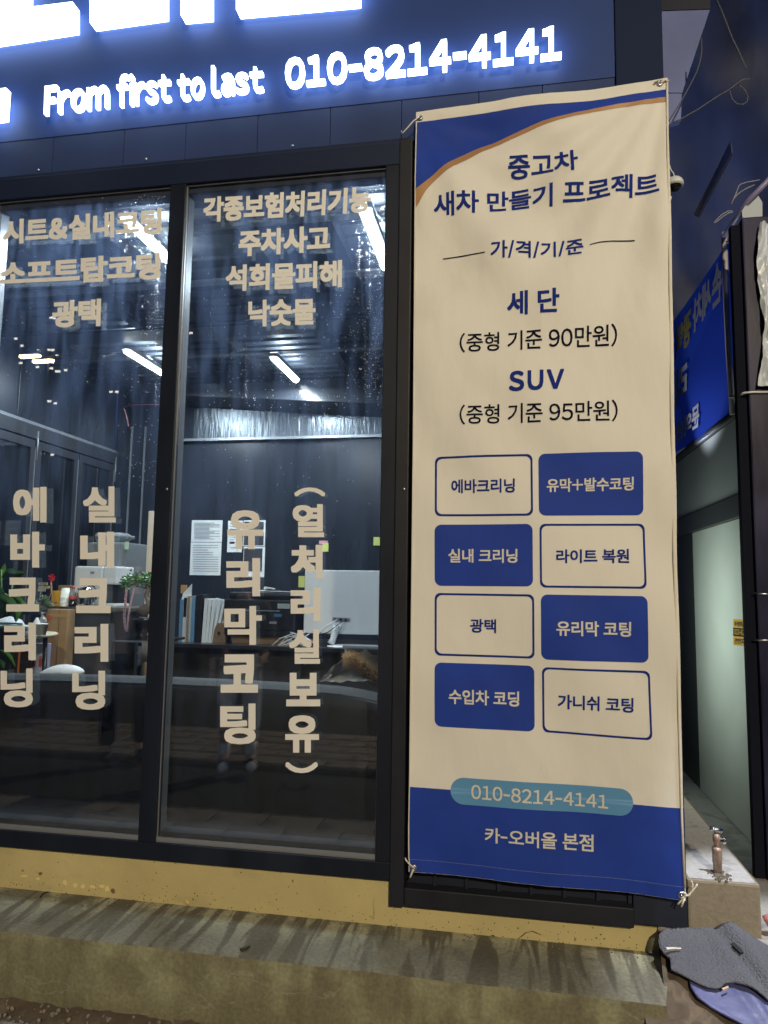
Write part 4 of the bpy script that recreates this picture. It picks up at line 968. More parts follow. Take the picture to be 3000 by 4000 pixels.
# desk
DZ = 1.085
desk = thing('office_desk', 'long black office desk against the back wall', 'desk', (-1.1, 2.7, ZF))
deskm = mat('black_desk', (.018, .018, .02), .3)
MB().bbox(-2.62, .35, 2.28, 3.1, DZ-.028, DZ, .004).build('desk_top', deskm, desk)
MB().box(-2.60, .3, 2.42, 2.44, ZF, DZ-.03).build('front_panel', mat('desk_panel', (.03, .03, .033), .4), desk)
for x in (-2.6, -1.45, -.5, .3): MB().bbox(x, x+.03, 2.32, 3.08, ZF, DZ-.03, .003).build('leg', deskm, desk)
for x in (-1.42, -1.16): MB().bbox(x, x+.24, 2.40, 2.418, .93, 1.04, .003).build('drawer_front', deskm, desk)
# monitor from behind
mon = thing('monitor', 'large white desktop monitor seen from behind on its stand', 'monitor', at(1330, 2518, 2.45))
MY = 2.45
x0, x1, z0, z1 = prect(1188, 2228, 1560, 2478, MY)
MB().bbox(x0, x1, MY, MY+.03, z0, z1, .006).build('back_shell', white, mon)
MB().box(x0+.005, x1-.005, MY+.031, MY+.034, z0+.01, z1-.005).build('screen', blackg, mon)
q = [at(a, b_, MY-.001) for a, b_ in [(1298, 2411), (1367, 2415), (1367, 2431), (1298, 2427)]]
MB().slab(q, (0, .004, 0)).build('port_panel', alu, mon)
for px in (1305, 1326, 1345): cuboid((px, 2416, px+9, 2424), MY-.006, .005, 'port', black, mon, .001)
for a, b_ in [(1318, 2333), (1353, 2333), (1316, 2374), (1351, 2375)]: MB().lathe([(.004, 0), (.004, -.002), (.001, -.003)], at(a, b_, MY), 8, 'Y').build('mount_screw', steel, mon, True)
cuboid((1457, 2445, 1475, 2470), MY-.0012, .001, 'rating_label', paper, mon, .0003)
st = MB(); P = [at(1318, 2445, MY-.01), at(1310, 2470, MY-.02), at(1300, 2500, MY-.04), at(1292, 2516, MY-.05)]
st.tube(P, [.030, .024, .022, .028], 12); st.build('stand_neck', white, mon, True)
MB().lathe([(.002, .012), (.06, .012), (.10, .006), (.104, 0), (.002, 0)], (at(1332, 2515, MY-.05).x, MY-.03, DZ+.001), 28).build('stand_base', white, mon, True)
MB().tube([at(1316, 2420, MY-.01), at(1300, 2430, MY-.05), at(1270, 2448, MY-.06), at(1250, 2470, MY-.05), at(1238, 2490, MY-.02)], .004, 6).build('white_cable', white, mon, True)
MB().tube([at(1350, 2420, MY-.01), at(1330, 2432, MY-.05), at(1305, 2452, MY-.06), at(1280, 2470, MY-.05), at(1240, 2482, MY-.03)], .0035, 6).build('black_cable', black, mon, True)
# sticky notes
ny = mat('sticky_yellow', (.62, .66, .18), .7); npk = mat('sticky_pink', (.65, .32, .36), .7)
tag(cuboid((1166, 2250, 1190, 2294), MY-.006, .002, 'sticky_note', ny, None, .0003), 'yellow sticky note on the left edge of the monitor', 'sticky note')
for px, m_, lab in [((1246, 2112, 1281, 2126), npk, 'pink sticky note on the back wall left of the yellow one'), ((1260, 2122, 1283, 2155), ny, 'yellow sticky note overlapping the pink one on the back wall'), ((1459, 2098, 1486, 2131), ny, 'yellow sticky note on the back wall next to the window jamb')]:
    tag(cuboid(px, YB-.004-(.003 if m_ is ny else 0), .002, 'sticky_note', m_, None, .0003), lab, 'sticky note')
# printer on a wooden riser
cuboidr = cuboid((905, 2497, 1142, 2526), 2.42, .35, 'monitor_riser', walnut, None, .003, z=DZ); tag(cuboidr, 'low brown wooden riser under the printer', 'riser')
PZ = max(v.co.z for v in cuboidr.data.vertices)
pr_ = thing('printer', 'black office printer with paper on top, on the wooden riser', 'printer', at(1010, 2500, 2.4))
x0, x1, z0, z1 = prect(872, 2314, 1152, 2497, 2.40)
MB().bbox(x0, x1, 2.40, 2.78, PZ, z1-.05, .012).build('printer_body', black, pr_)
MB().bbox(x0+.03, x1-.01, 2.41, 2.77, z1-.049, z1, .02).build('scanner_lid', black, pr_)
cuboid((935, 2384, 1092, 2387), 2.395, .004, 'paper_slot_edge', alu, pr_, .0005); cuboid((1084, 2358, 1132, 2378), 2.395, .004, 'label_plate', mat('grey_label', (.25, .3, .3), .5), pr_, .0005)
cuboid((1070, 2398, 1100, 2410), 2.395, .004, 'display', mat('lcd_blue', (.05, .12, .22), .2), pr_, .0005); cuboid((1052, 2428, 1080, 2437), 2.395, .004, 'tray_handle', alu, pr_, .0005)
MB().box(x0+.02, x1-.02, 2.394, 2.398, PZ+.05, PZ+.053).build('tray_gap', blackg, pr_)
tag(MB().slab([at(985, 2308, 2.5), at(1140, 2313, 2.5), at(1140, 2313, 2.7), at(985, 2306, 2.7)], (0, 0, .004)).build('paper_sheet', paper), 'white sheets lying on top of the printer', 'paper')
tag(MB().slab([at(1035, 2296, 2.5), at(1075, 2303, 2.5), at(1070, 2306, 2.7), at(1030, 2303, 2.7)], (0, 0, .01)).build('paper_sheet', paper), 'second folded sheet standing up on the printer', 'paper')
tag(cuboid((1155, 2318, 1190, 2350), 2.6, .02, 'note_pad', paper, None, .001), 'cream note pad leaning between printer and monitor', 'note pad')
tag(cuboid((1155, 2395, 1192, 2500), 2.62, .1, 'speaker_box', mat('dark_grey_plastic', (.04, .042, .048), .35), None, .01, z=DZ), 'dark grey desktop speaker between printer and monitor', 'speaker')
tag(MB().lathe([(.001, 0), (.035, .004), (.042, .02), (.036, .042), (.001, .05)], (at(1205, 2470, 2.4).x, 2.4, DZ), 12).build('red_pouch', mat('red_pouch', (.55, .09, .08), .5), None, True), 'small red pouch on the desk under the monitor', 'pouch')
tag(cuboid((1262, 2468, 1300, 2484), 2.6, .1, 'envelope', mat('manila', (.55, .30, .08), .7), None, .001), 'orange manila envelope under the monitor', 'envelope')
tag(MB().bbox(-1.13, -.62, 2.31, 2.42, DZ+.001, DZ+.02, .003).build('keyboard', mat('grey_keyboard', (.28, .29, .30), .5)), 'pale keyboard lying under the monitor', 'keyboard')
cb = MB()
for k in range(5): cb.tube([at(1120+k*18+60*math.sin(j*.9+k), 2490+25*math.cos(j*1.1+k*2)+j*3, 2.36-.004*k) for j in range(9)], .003, 5)
tag(cb.build('loose_cables', white, None, True), 'tangle of white cables on the desk front below the speaker', 'cables')
# files
def book(px0, px1, py0, py1, col, label, Y=2.42, lean=0, nm='ring_binder', cat='binder', lab=None):
    x0, x1, z0, z1 = prect(px0, py0, px1, py1, Y)
    t = thing(nm, label, cat, ((x0+x1)/2, Y, DZ), 'binders and papers on the desk')
    m_ = mat('binder_'+str(col), col, .5)
    h = z1-DZ; l = Vector((lean, 0, 0))
    MB().add([(x0, Y, DZ), (x1, Y, DZ), (x1, Y+.22, DZ), (x0, Y+.22, DZ)]+[(x0+lean, Y, DZ+h), (x1+lean, Y, DZ+h), (x1+lean, Y+.22, DZ+h), (x0+lean, Y+.22, DZ+h)],
             [(0, 1, 2, 3), (4, 5, 6, 7), (0, 1, 5, 4), (1, 2, 6, 5), (2, 3, 7, 6), (3, 0, 4, 7)]).build('cover', m_, t)
    if lab: MB().box(x0+.003, x1-.003, Y-.002, Y-.0005, DZ+h*lab[0], DZ+h*lab[1]).build('spine_label', lab[2], t)
    return t
book(700, 713, 2342, 2514, (.10, .22, .36), 'slim blue binder, leftmost on the desk')
book(714, 728, 2330, 2514, (.62, .62, .58), 'white binder with black spine label', lab=(.55, .97, black))
book(729, 737, 2328, 2514, (.42, .28, .15), 'tan folder between white and pale blue binders')
book(738, 746, 2335, 2514, (.58, .60, .58), 'thin off-white folder beside the tan one')
book(747, 760, 2330, 2514, (.18, .34, .48), 'pale blue binder left of the black rack')
book(762, 788, 2322, 2520, (.012, .012, .014), 'black file rack between the binders and loose papers', nm='file_rack', cat='file rack')
for i, (a, c_, ln) in enumerate([(790, 803, .012), (804, 815, .015), (816, 827, .022), (828, 838, .04), (839, 848, .055), (849, 856, .075)]):
    book(a, c_, 2338+i*3, 2514, (.66-.03*(i % 2), .68, .70), ['upright stack of white papers next to the black rack', 'second stack of white papers beside the rack', 'third stack of white papers, slightly leaning', 'white papers leaning right toward the printer', 'white papers leaning further beside the bookend', 'last leaning white papers touching the bookend'][i], lean=ln, nm='paper_stack', cat='papers')
be = MB(); x0, x1, z0, z1 = prect(833, 2434, 882, 2512, 2.41)
be.slab([(x0, 2.40, DZ), (x1, 2.40, DZ), (x1, 2.40, z1), (x0+.03, 2.40, z1), (x0+.01, 2.40, z1-.05)], (0, .03, 0))
t = thing('wooden_bookend', 'brown wooden bookend with a round hole by the papers', 'bookend', (x0, 2.4, DZ)); be.build('bookend_plate', walnut, t)
MB().lathe([(.012, 0), (.012, -.003), (.001, -.0035)], ((x0+x1)/2, 2.40, (DZ+z1)/2), 14, 'Y').build('hole', black, t)
tag(cuboid((706, 2285, 727, 2318), 2.5, .02, 'envelope', mat('kraft_envelope', (.45, .24, .10), .8), None, .001), 'brown envelope behind the leftmost binders', 'envelope')
tag(MB().slab([at(708, 2345, 2.45), at(748, 2328, 2.45), at(750, 2280, 2.45), at(715, 2318, 2.45)], (0, .003, 0)).build('clear_folder', paper), 'white translucent folder sticking out above the binders', 'folder')
# papers on the back wall
def wallpaper(px, label, dark_=(), lines=0):
    t = thing('wall_paper', label, 'notice', at((px[0]+px[2])/2, (px[1]+px[3])/2, YB-.003), 'papers taped to the back wall')
    cuboid(px, YB-.003, .001, 'sheet', paper, t, .0002)
    for k in range(lines):
        y = px[1]+10+(px[3]-px[1]-18)*k/lines
        cuboid((px[0]+10, y, px[2]-10-random.choice([0, 0, 20, 40]), y+2.4), YB-.0045, .0006, 'text_line', mat('ink_grey', (.25, .27, .3), .8), t, .0001)
    for q_ in dark_: cuboid(q_, YB-.0045, .0006, 'printed_picture', mat('poster_dark', (.04, .04, .05), .5), t, .0001)
wallpaper((748, 2032, 868, 2117), 'upper left white text sheet on the back wall', lines=13)
wallpaper((743, 2119, 863, 2247), 'lower left white text sheet under the upper one', lines=12)
wallpaper((889, 2034, 946, 2157), 'narrow middle notice sheet on the back wall', [(896, 2068, 922, 2076), (896, 2116, 915, 2124)], 10)
wallpaper((950, 2032, 1036, 2134), 'upper poster sheet with a dark car picture', [(955, 2038, 1030, 2068), (952, 2080, 1030, 2130)])
wallpaper((950, 2136, 1034, 2254), 'lower poster sheet with dark pictures above white margin', [(952, 2142, 1024, 2232)])
# sofa in the foreground
sofa = thing('sofa', 'long black sofa with its back to the window', 'sofa', (-1.4, .45, ZF))
leath = mat('black_leather', (.012, .013, .016), .33, bump=(30, .1)); fab = mat('grey_sofa_piping', (.024, .028, .032), .75, bump=(300, .3))
def sofa_back(u, v):
    x = -3.1+2.75*u; zt = 1.098-.012*math.cos(u*5)-.06*max(0, (u-.86)/.14)**2; 
    pts = [(.30, ZF+.03), (.285, .75), (.28, .95), (.285, 1.03), (.30, zt-.02), (.33, zt-.003), (.38, zt), (.43, zt-.012), (.46, zt-.05), (.47, .8)]
    k = v*(len(pts)-1); i = min(int(k), len(pts)-2); f_ = k-i; y = pts[i][0]*(1-f_)+pts[i+1][0]*f_; z = pts[i][1]*(1-f_)+pts[i+1][1]*f_
    return (x, y+.004*noise.noise(Vector((x*4, z*4, 0))), z)
MB().grid(sofa_back, 60, 27).build('backrest', leath, sofa, True)
def top_strip(u, v):
    p = sofa_back(u, (4.0+2.6*v)/9); return (p[0], p[1]-.001, p[2]+.002)
MB().grid(top_strip, 60, 8).build('top_band', fab, sofa, True)
MB().bbox(-3.1, -.38, .47, 1.05, .70, .84, .03).build('seat', leath, sofa, True)
MB().bbox(-3.05, -.42, .32, 1.0, ZF+.02, .70, .01).build('base', leath, sofa)
# white cushion on the sofa
def cush(u, v):
    a = u*math.pi; r_ = math.sin(a)**.6; b_ = v*2*math.pi; c0 = at(150, 2640, .62)*(1-u)+at(330, 2626, .62)*u
    return (c0.x, c0.y+.05*r_*math.cos(b_), c0.z+.045*r_*math.sin(b_))
tag(MB().grid(cush, 24, 16).build('cushion', white, None, True), 'white cushion lying behind the top of the sofa', 'cushion')
# jacket with fur collar
jk = thing('jacket', 'grey jacket with tan fur hood trim thrown over the sofa', 'jacket', at(1380, 2680, .6))
jm = mat('grey_nylon', (.55, .58, .63), .45, bump=(6, .6))
def jf(u, v):
    p = at(1245+270*u, 2662-118*math.sin(min(1, u*1.25)*math.pi*.62)*(v), .58); p.y += .12*(1-v)*v*2+.02*noise.noise(Vector((u*6, v*6, 0))); p.z += .012*noise.noise(Vector((u*8, v*8, 2)))
    return p
MB().grid(jf, 30, 20).build('jacket_body', jm, jk, True)
MB().slab([at(1290, 2635, .56), at(1310, 2598, .56), at(1345, 2580, .56), at(1322, 2625, .56)], (0, .02, 0)).build('dark_panel', mat('dark_nylon', (.03, .03, .045), .5), jk)
furd = MB(); furl = MB()
path = [at(x, y, .52) for x, y in [(1350, 2575), (1375, 2572), (1400, 2590), (1425, 2612), (1450, 2632), (1480, 2650), (1510, 2672)]]
MB().tube(path, [.010, .016, .019, .020, .020, .020, .020], 12).build('fur_core', mat('fur_brown', (.30, .20, .10), .9), jk, True)
for k in range(4200):
    t_ = random.random()*(len(path)-1); i = int(t_); f_ = t_-i; p = path[i]*(1-f_)+path[i+1]*f_
    ax = (path[i+1]-path[i]).normalized(); dv = Vector((random.gauss(0, 1), random.gauss(0, 1), random.gauss(0, 1))); dv = (dv-ax*dv.dot(ax)).normalized()
    dv = (dv+ax*random.uniform(-.5, .3)).normalized(); L_ = random.uniform(.035, .062)*(.75 if t_ < .4 else 1); s_ = dv.cross(ax).normalized()*.0019
    b0 = p+dv*.012; e_ = p+dv*L_+Vector((0, 0, -.004)); (furl if random.random() < .6 else furd).add([b0-s_, b0+s_, e_], [(0, 1, 2)])
for mb_, c_, nm_ in [(furl, (.78, .62, .38), 'fur_trim_light'), (furd, (.38, .25, .13), 'fur_trim_brown')]:
    o = mb_.build(nm_, mat(nm_, c_, .8), jk); o['kind'] = 'stuff'
# fridge, appliance, counter
FY = 2.2
fr_ = thing('fridge', 'tall grey refrigerator standing behind the counter', 'fridge', at(415, 2620, FY))
fm = mat('grey_steel_fridge', (.24, .26, .27), .35, metal=.3)
x0, x1, z0, z1 = prect(340, 2118, 483, 2615, FY)
MB().bbox(x0, x1, FY, FY+.55, ZF+.03, z1, .01).build('fridge_body', fm, fr_)
MB().bbox(x0+.006, x1-.006, FY-.05, FY-.004, ZF+.06, z1-.006, .012).build('fridge_door', fm, fr_)
MB().box(x1-.03, x1-.02, FY-.056, FY-.05, ZF+.1, z1-.05).build('door_edge', alu, fr_)
cuboid((487, 2116, 503, 2146), FY-.02, .002, 'energy_label', mat('energy_label', (.5, .68, .5), .6), fr_, .0003)
bot = MB(); bx_ = at(470, 2103, FY+.1); bot.lathe([(.001, -.16), (.036, -.155), (.038, -.10), (.034, -.07), (.038, -.03), (.038, .04), (.03, .09), (.014, .12), (.013, .14), (.001, .142)], (bx_.x-.03, FY+.1, z1+.04), 16, 'X')
clearm = mat('clear_plastic', (.75, .8, .82), .08, spec=.8); clearm.node_tree.nodes['Principled BSDF'].inputs['Transmission Weight'].default_value = .75
tag(bot.build('water_bottle', clearm, None, True), 'clear plastic water bottle lying on top of the fridge', 'bottle')
CY, CZ = 1.72, 1.345
ctr = thing('counter', 'dark counter cabinet with cups and kettle on top', 'counter', (-2.8, CY, ZF))
MB().bbox(-3.0, -2.36, CY, CY+.42, CZ-.022, CZ, .003).build('counter_top', mat('cream_counter', (.10, .09, .06), .3), ctr)
x0, x1, _, _ = prect(258, 2380, 424, 2600, CY+.02)
MB().bbox(x0, x1, CY+.02, CY+.40, ZF, CZ-.023, .004).build('cabinet', mat('charcoal_cabinet', (.055, .06, .068), .4), ctr)
app = thing('water_purifier', 'white countertop water purifier in front of the fridge', 'appliance', at(370, 2365, 1.85))
x0, x1, z0, z1 = prect(287, 2212, 398, 2368, 1.86); MB().bbox(x0, x1, 1.86, 2.08, CZ+.001, z1, .014).build('left_body', white, app)
x0, x1, z0, z1 = prect(401, 2212, 456, 2283, 1.86); MB().bbox(x0, x1, 1.86, 2.08, z0, z1, .012).build('dispenser_head', white, app)
x0, x1, z0, z1 = prect(398, 2285, 452, 2362, 1.9); MB().bbox(x0-.002, x1, 1.92, 2.08, CZ+.001, z1, .004).build('rear_column', black, app)
x0, x1, z0, z1 = prect(399, 2347, 455, 2363, 1.84); MB().bbox(x0, x1, 1.82, 2.0, CZ+.001, CZ+.022, .006).build('drip_tray', white, app)
cuboid((352, 2232, 368, 2242), 1.858, .002, 'logo_plate', mat('ink_grey', (.3, .3, .3), .6), app, .0003)
def lat(name, m, prof, px, Y, Z, label, cat, n=20, parent=None):
    x_ = at(px, 2366, Y).x; o = MB().lathe(prof, (x_, Y, Z), n).build(name, m, parent, True)
    return tag(o, label, cat) if parent is None else o
ket = thing('kettle', 'shiny steel kettle with black handle on the counter', 'kettle', (at(335, 2366, 1.75).x, 1.75, CZ))
kx = at(335, 2366, 1.75).x
MB().lathe([(.001, 0), (.052, 0), (.055, .02), (.05, .08), (.042, .118), (.036, .125), (.001, .132)], (kx, 1.75, CZ+.001), 28).build('kettle_body', chrome, ket, True)
MB().tube([(kx+.01, 1.75, CZ+.135), (kx+.035, 1.75, CZ+.14), (kx+.06, 1.75, CZ+.125), (kx+.072, 1.75, CZ+.09), (kx+.068, 1.75, CZ+.05)], .006, 8).build('handle', black, ket, True)
MB().tube([(kx-.04, 1.75, CZ+.09), (kx-.062, 1.75, CZ+.118)], [.014, .008], 8).build('spout', chrome, ket, True)
cupm = mat('paper_cup', (.74, .72, .64), .6)
cups = thing('paper_cup_stack', 'stack of white paper cups between yellow box and cola bottle', 'cups', (at(253, 2366, 1.74).x, 1.74, CZ))
for k in range(7):
    z_ = CZ+.001+.009*k; MB().lathe([(.001, .065), (.024, .065), (.030, .004), (.032, .004), (.032, 0), (.028, 0)], (at(253, 2366, 1.74).x, 1.74, z_), 18).build('paper_cup', cupm, cups, True)
cola = thing('cola_bottle', 'half full cola bottle with red cap on the counter', 'bottle', (at(283, 2366, 1.74).x, 1.74, CZ)); cx_ = at(283, 2366, 1.74).x
MB().lathe([(.001, 0), (.024, 0), (.026, .01), (.025, .045), (.001, .046)], (cx_, 1.74, CZ+.001), 16).build('cola', mat('cola_dark', (.02, .008, .006), .1), cola, True)
MB().lathe([(.0255, .046), (.026, .052), (.026, .070), (.0255, .072)], (cx_, 1.74, CZ+.001), 16).build('bottle_label', mat('red_label', (.55, .10, .07), .4), cola, True)
MB().lathe([(.025, .072), (.024, .088), (.012, .11), (.010, .118), (.001, .118)], (cx_, 1.74, CZ+.001), 16).build('bottle_neck', clearm, cola, True)
MB().lathe([(.0115, .116), (.0115, .132), (.001, .133)], (cx_, 1.74, CZ+.001), 14).build('cap', mat('red_cap', (.62, .10, .05), .4), cola, True)
yb = mat('yellow_box', (.75, .40, .04), .5); boxm = yb
t = thing('coffee_box', 'orange yellow coffee mix box left of the paper cups', 'box', (at(220, 2366, 1.74).x, 1.74, CZ)); x0, x1, z0, z1 = prect(203, 2308, 236, 2366, 1.74)
MB().bbox(x0, x1, 1.74, 1.80, CZ+.001, z1, .002).build('carton', yb, t); MB().box(x0+.006, x1-.02, 1.7385, 1.7395, CZ+.02, CZ+.028).build('printed_strip', walnut, t)
t = thing('coffee_box', 'narrow yellow coffee box with black print beside the kettle', 'box', (at(299, 2366, 1.78).x, 1.78, CZ)); x0, x1, z0, z1 = prect(291, 2308, 307, 2366, 1.78)
MB().bbox(x0, x1, 1.78, 1.84, CZ+.001, z1, .002).build('carton', mat('lemon_box', (.70, .52, .05), .5), t); MB().box(x0+.003, x1-.003, 1.7785, 1.7795, z1-.03, z1-.012).build('printed_mark', black, t)
tag(cuboid((225, 2288, 278, 2366), 1.95, .12, 'brown_carton', kraft, None, .002, z=CZ+.001), 'brown carton standing behind the cups on the counter', 'box')
cbx = thing('cardboard_box', 'tall brown cardboard box with tape in front of the counter', 'box', at(215, 2600, 1.62))
x0, x1, z0, z1 = prect(172, 2380, 259, 2600, 1.62); MB().bbox(x0, x1, 1.62, 1.70, ZF+.02, z1, .003).build('carton', kraft, cbx)
MB().box(x0+(x1-x0)*.62, x0+(x1-x0)*.64, 1.6175, 1.6192, ZF+.03, z1-.004).build('flap_edge', walnut, cbx); MB().box(x0+.003, x1-.003, 1.617, 1.619, z1-.05, z1-.028).build('packing_tape', mat('tan_tape', (.48, .32, .14), .3), cbx)
MB().box(x0+.006, x0+.05, 1.6155, 1.6165, z1-.062, z1-.040).build('red_sticker', mat('red_sticker', (.7, .14, .08), .5), cbx)
# succulents planter, wooden arrows, red bow
def rosette(b, c, r, n=14):
    for k in range(n):
        a = k*2.4; e_ = R(15+55*k/n); L_ = r*(1-.35*k/n); d_ = Vector((math.cos(a)*math.cos(e_), math.sin(a)*math.cos(e_), math.sin(e_))); s_ = Vector((-math.sin(a), math.cos(a), 0))*r*.22
        b.add([c, c+d_*L_*.55+s_, c+d_*L_, c+d_*L_*.55-s_], [(0, 1, 2, 3)])
sp = thing('succulent_planter', 'pale green succulents in a low planter left of the coffee box', 'plant', at(150, 2385, 1.66)); b = MB()
for px, py, r_ in [(100, 2368, .045), (125, 2352, .05), (150, 2366, .045), (172, 2350, .045), (185, 2366, .055), (165, 2382, .05), (195, 2372, .04), (172, 2338, .04), (60, 2368, .03)]: rosette(b, at(px, py, 1.62+random.uniform(-.03, .03)), r_)
b.build('succulent_leaves', mat('pale_succulent', (.36, .46, .32), .5), sp)
x0, x1, z0, z1 = prect(55, 2376, 172, 2400, 1.62); MB().bbox(x0, x1, 1.58, 1.72, z0, z1, .01).build('planter', mat('dark_blue_planter', (.03, .06, .10), .4), sp)
ar = thing('wooden_arrow_sign', 'little cream wooden arrow signs on a stick among the succulents', 'decoration', at(165, 2340, 1.60))
crm = mat('cream_wood', (.68, .55, .36), .6)
for (a0, b0, a1, b1, dr_) in [(152, 2275, 185, 2286, -1), (150, 2289, 190, 2300, 1), (150, 2299, 177, 2310, -1)]:
    p = [at(a0, b0, 1.6), at(a1, b0, 1.6), at(a1+4*max(dr_, 0), (b0+b1)/2, 1.6), at(a1, b1, 1.6), at(a0, b1, 1.6), at(a0-4*max(-dr_, 0), (b0+b1)/2, 1.6)]
    MB().slab(p, (0, .004, 0)).build('arrow_board', crm, ar)
letters('board_text', '행복해요', [at(*p, 1.598) for p in [(154, 2278), (182, 2278), (182, 2284), (154, 2284)]], walnut, ar, heavy=.01)
MB().tube([at(170, 2278, 1.606), at(160, 2312, 1.606), at(153, 2345, 1.606)], .002, 6).build('stick', crm, ar, True)
rb = thing('red_bow_pick', 'red ribbon bow on curved stems rising from the succulents', 'decoration', at(205, 2300, 1.62)); b = MB()
c = at(204, 2257, 1.62)
for k in range(7):
    a = k*.9; d_ = Vector((math.cos(a), random.uniform(-.3, .3), math.sin(a)))*.022; s_ = Vector((-d_.z, .004, d_.x))*.45
    b.add([c, c+d_+s_, c+d_*1.25+Vector((0, -.008, 0)), c+d_-s_], [(0, 1, 2), (0, 2, 3)])
b.build('bow', mat('red_ribbon', (.62, .02, .05), .3), rb)
for pts in ([(197, 2262), (199, 2290), (200, 2315), (192, 2338), (172, 2350)], [(200, 2262), (203, 2300), (203, 2335), (197, 2358)]): MB().tube([at(x, y, 1.625) for x, y in pts], .0022, 6).build('stem', mat('peach_stem', (.6, .35, .22), .5), rb, True)
# round table with things
tb = thing('round_table', 'small round cream table with black legs at the left', 'table', at(60, 2480, 1.15)); tc_ = at(60, 2477, 1.15); TZ = tc_.z+.006; rT = at(198, 2477, 1.15).x-tc_.x
MB().lathe([(.001, -.02), (rT-.01, -.02), (rT, -.014), (rT, -.004), (rT-.006, 0), (.001, 0)], (tc_.x, 1.15, TZ), 40).build('table_top', mat('cream_laminate', (.66, .56, .40), .4), tb, True)
for a in (20, 140, 260): MB().tube([(tc_.x+rT*.72*math.cos(R(a)), 1.15+rT*.72*math.sin(R(a)), TZ-.02), (tc_.x+rT*.82*math.cos(R(a)), 1.15+rT*.82*math.sin(R(a)), ZF)], .014, 10).build('leg', black, tb, True)
def tl_(name, m, prof, px, dy_, label, cat):
    p = at(px, 2470, 1.05+dy_); return tag(MB().lathe(prof, (p.x, 1.05+dy_, TZ+.001), 18).build(name, m, None, True), label, cat)
tl_('paper_cup', cupm, [(.001, 0), (.024, 0), (.032, .058), (.034, .058), (.034, .062), (.030, .062), (.001, .02)], 161, 0, 'white paper cup on the right edge of the round table', 'cup')
tl_('lotion_bottle', white, [(.001, 0), (.018, 0), (.02, .02), (.019, .06), (.010, .075), (.008, .085), (.001, .086)], 141, .14, 'white lotion bottle behind the paper cup', 'bottle')
tl_('pump_bottle', clearm, [(.001, 0), (.024, 0), (.024, .075), (.010, .09), (.008, .105), (.014, .106), (.014, .115), (.001, .116)], 163, .2, 'clear pump bottle behind the lotion bottle', 'bottle')
p = at(118, 2470, 1.08)
for k, c_ in enumerate([(.35, .45, .6), (.7, .72, .72), (.2, .28, .38), (.66, .66, .62)]): tag(MB().bbox(p.x-.05-.004*k, p.x+.045, 1.0, 1.14, TZ+.001+.012*k, TZ+.012+.012*k, .001).build('book', mat('book_%d' % k, c_, .6)), ['blue book at the bottom of the pile on the round table', 'white book second from the bottom of the pile', 'dark blue book third in the pile', 'cream book on top of the pile'][k], 'book', 'books on the round table')
# boxes under the table
for (px, Y_, c_, lab, tx_) in [((20, 2530, 70, 2608), 1.35, (.78, .28, .03), 'orange snack carton with white lettering, left under the table', '아임'), ((78, 2528, 122, 2606), 1.30, (.80, .33, .03), 'orange snack carton, right of the other one under the table', '비전')]:
    x0, x1, z0, z1 = prect(*px, Y_); t = thing('snack_carton', lab, 'box', (x0, Y_, z0)); MB().bbox(x0, x1, Y_, Y_+.1, ZF, z1, .003).build('carton', mat('orange_carton_%d' % px[0], c_, .5), t)
    letters('carton_text', tx_, [Vector((x0+.01, Y_-.002, z0+.05)), Vector((x1-.01, Y_-.002, z0+.05)), Vector((x1-.01, Y_-.002, z0+.008)), Vector((x0+.01, Y_-.002, z0+.008))], white, t, heavy=.03)
x0, x1, z0, z1 = prect(122, 2515, 164, 2604, 1.3); t = thing('snack_bag_box', 'pale violet and white carton with red print under the table', 'box', (x0, 1.3, z0)); MB().bbox(x0, x1, 1.3, 1.38, ZF, z1, .003).build('carton', mat('pale_violet', (.55, .53, .72), .4), t)
for k in (0, 1): MB().box(x0+.012+.04*k, x0+.032+.04*k, 1.2985, 1.2995, z0+.0, z0+.06).build('red_print', mat('red_print', (.55, .10, .06), .5), t)
# big leafy plant at left edge
pl = thing('potted_plant', 'large leafy green plant in a dark green pot at the left', 'plant', at(10, 2590, .85)); pc = at(0, 2500, .9)
MB().lathe([(.001, -.20), (.075, -.20), (.115, .06), (.125, .06), (.125, .085), (.11, .085), (.10, .06), (.001, .05)], (pc.x-.03, .9, pc.z), 28).build('pot', mat('dark_green_pot', (.02, .06, .055), .35), pl, True)
def leaf(pts, w, m_=leafm):
    P = [at(x, y, Y_) for x, y, Y_ in pts]; b = MB(); n_ = len(P)
    def f_(u, v):
        k = u*(n_-1); i = min(int(k), n_-2); t_ = k-i; p = P[i]*(1-t_)+P[i+1]*t_; d_ = (P[i+1]-P[i]).normalized(); s_ = d_.cross(Vector((0, 1, 0))).normalized()
        ww = w*math.sin(math.pi*(u**.8))**.8; q = p+s_*ww*(v-.5)*2; q.y += abs(v-.5)*ww*.8; return q
    b.grid(f_, 16, 6).build('leaf', m_, pl, True)
leaf([(5, 2255, .9), (30, 2240, .86), (60, 2245, .84), (98, 2238, .82)], .028); leaf([(-20, 2330, .9), (20, 2350, .85), (60, 2390, .8), (62, 2432, .8)], .035); leaf([(0, 2270, .95), (8, 2230, .95), (20, 2200, .95)], .02)
leaf([(30, 2325, .9), (55, 2335, .85), (80, 2355, .82), (88, 2385, .82)], .022); leaf([(-40, 2290, .95), (-10, 2310, .9), (10, 2370, .85), (5, 2410, .85)], .03, leafd); leaf([(0, 2540, .8), (30, 2565, .75), (60, 2605, .75)], .018); leaf([(-10, 2580, .8), (5, 2600, .75), (15, 2612, .75)], .02)
for pts in [[(48, 2285), (40, 2340), (25, 2400)], [(5, 2225), (6, 2300), (-5, 2400)], [(0, 2310), (30, 2325)]]: MB().tube([at(x, y, .92) for x, y in pts], .004, 6).build('stem', leafm, pl, True)
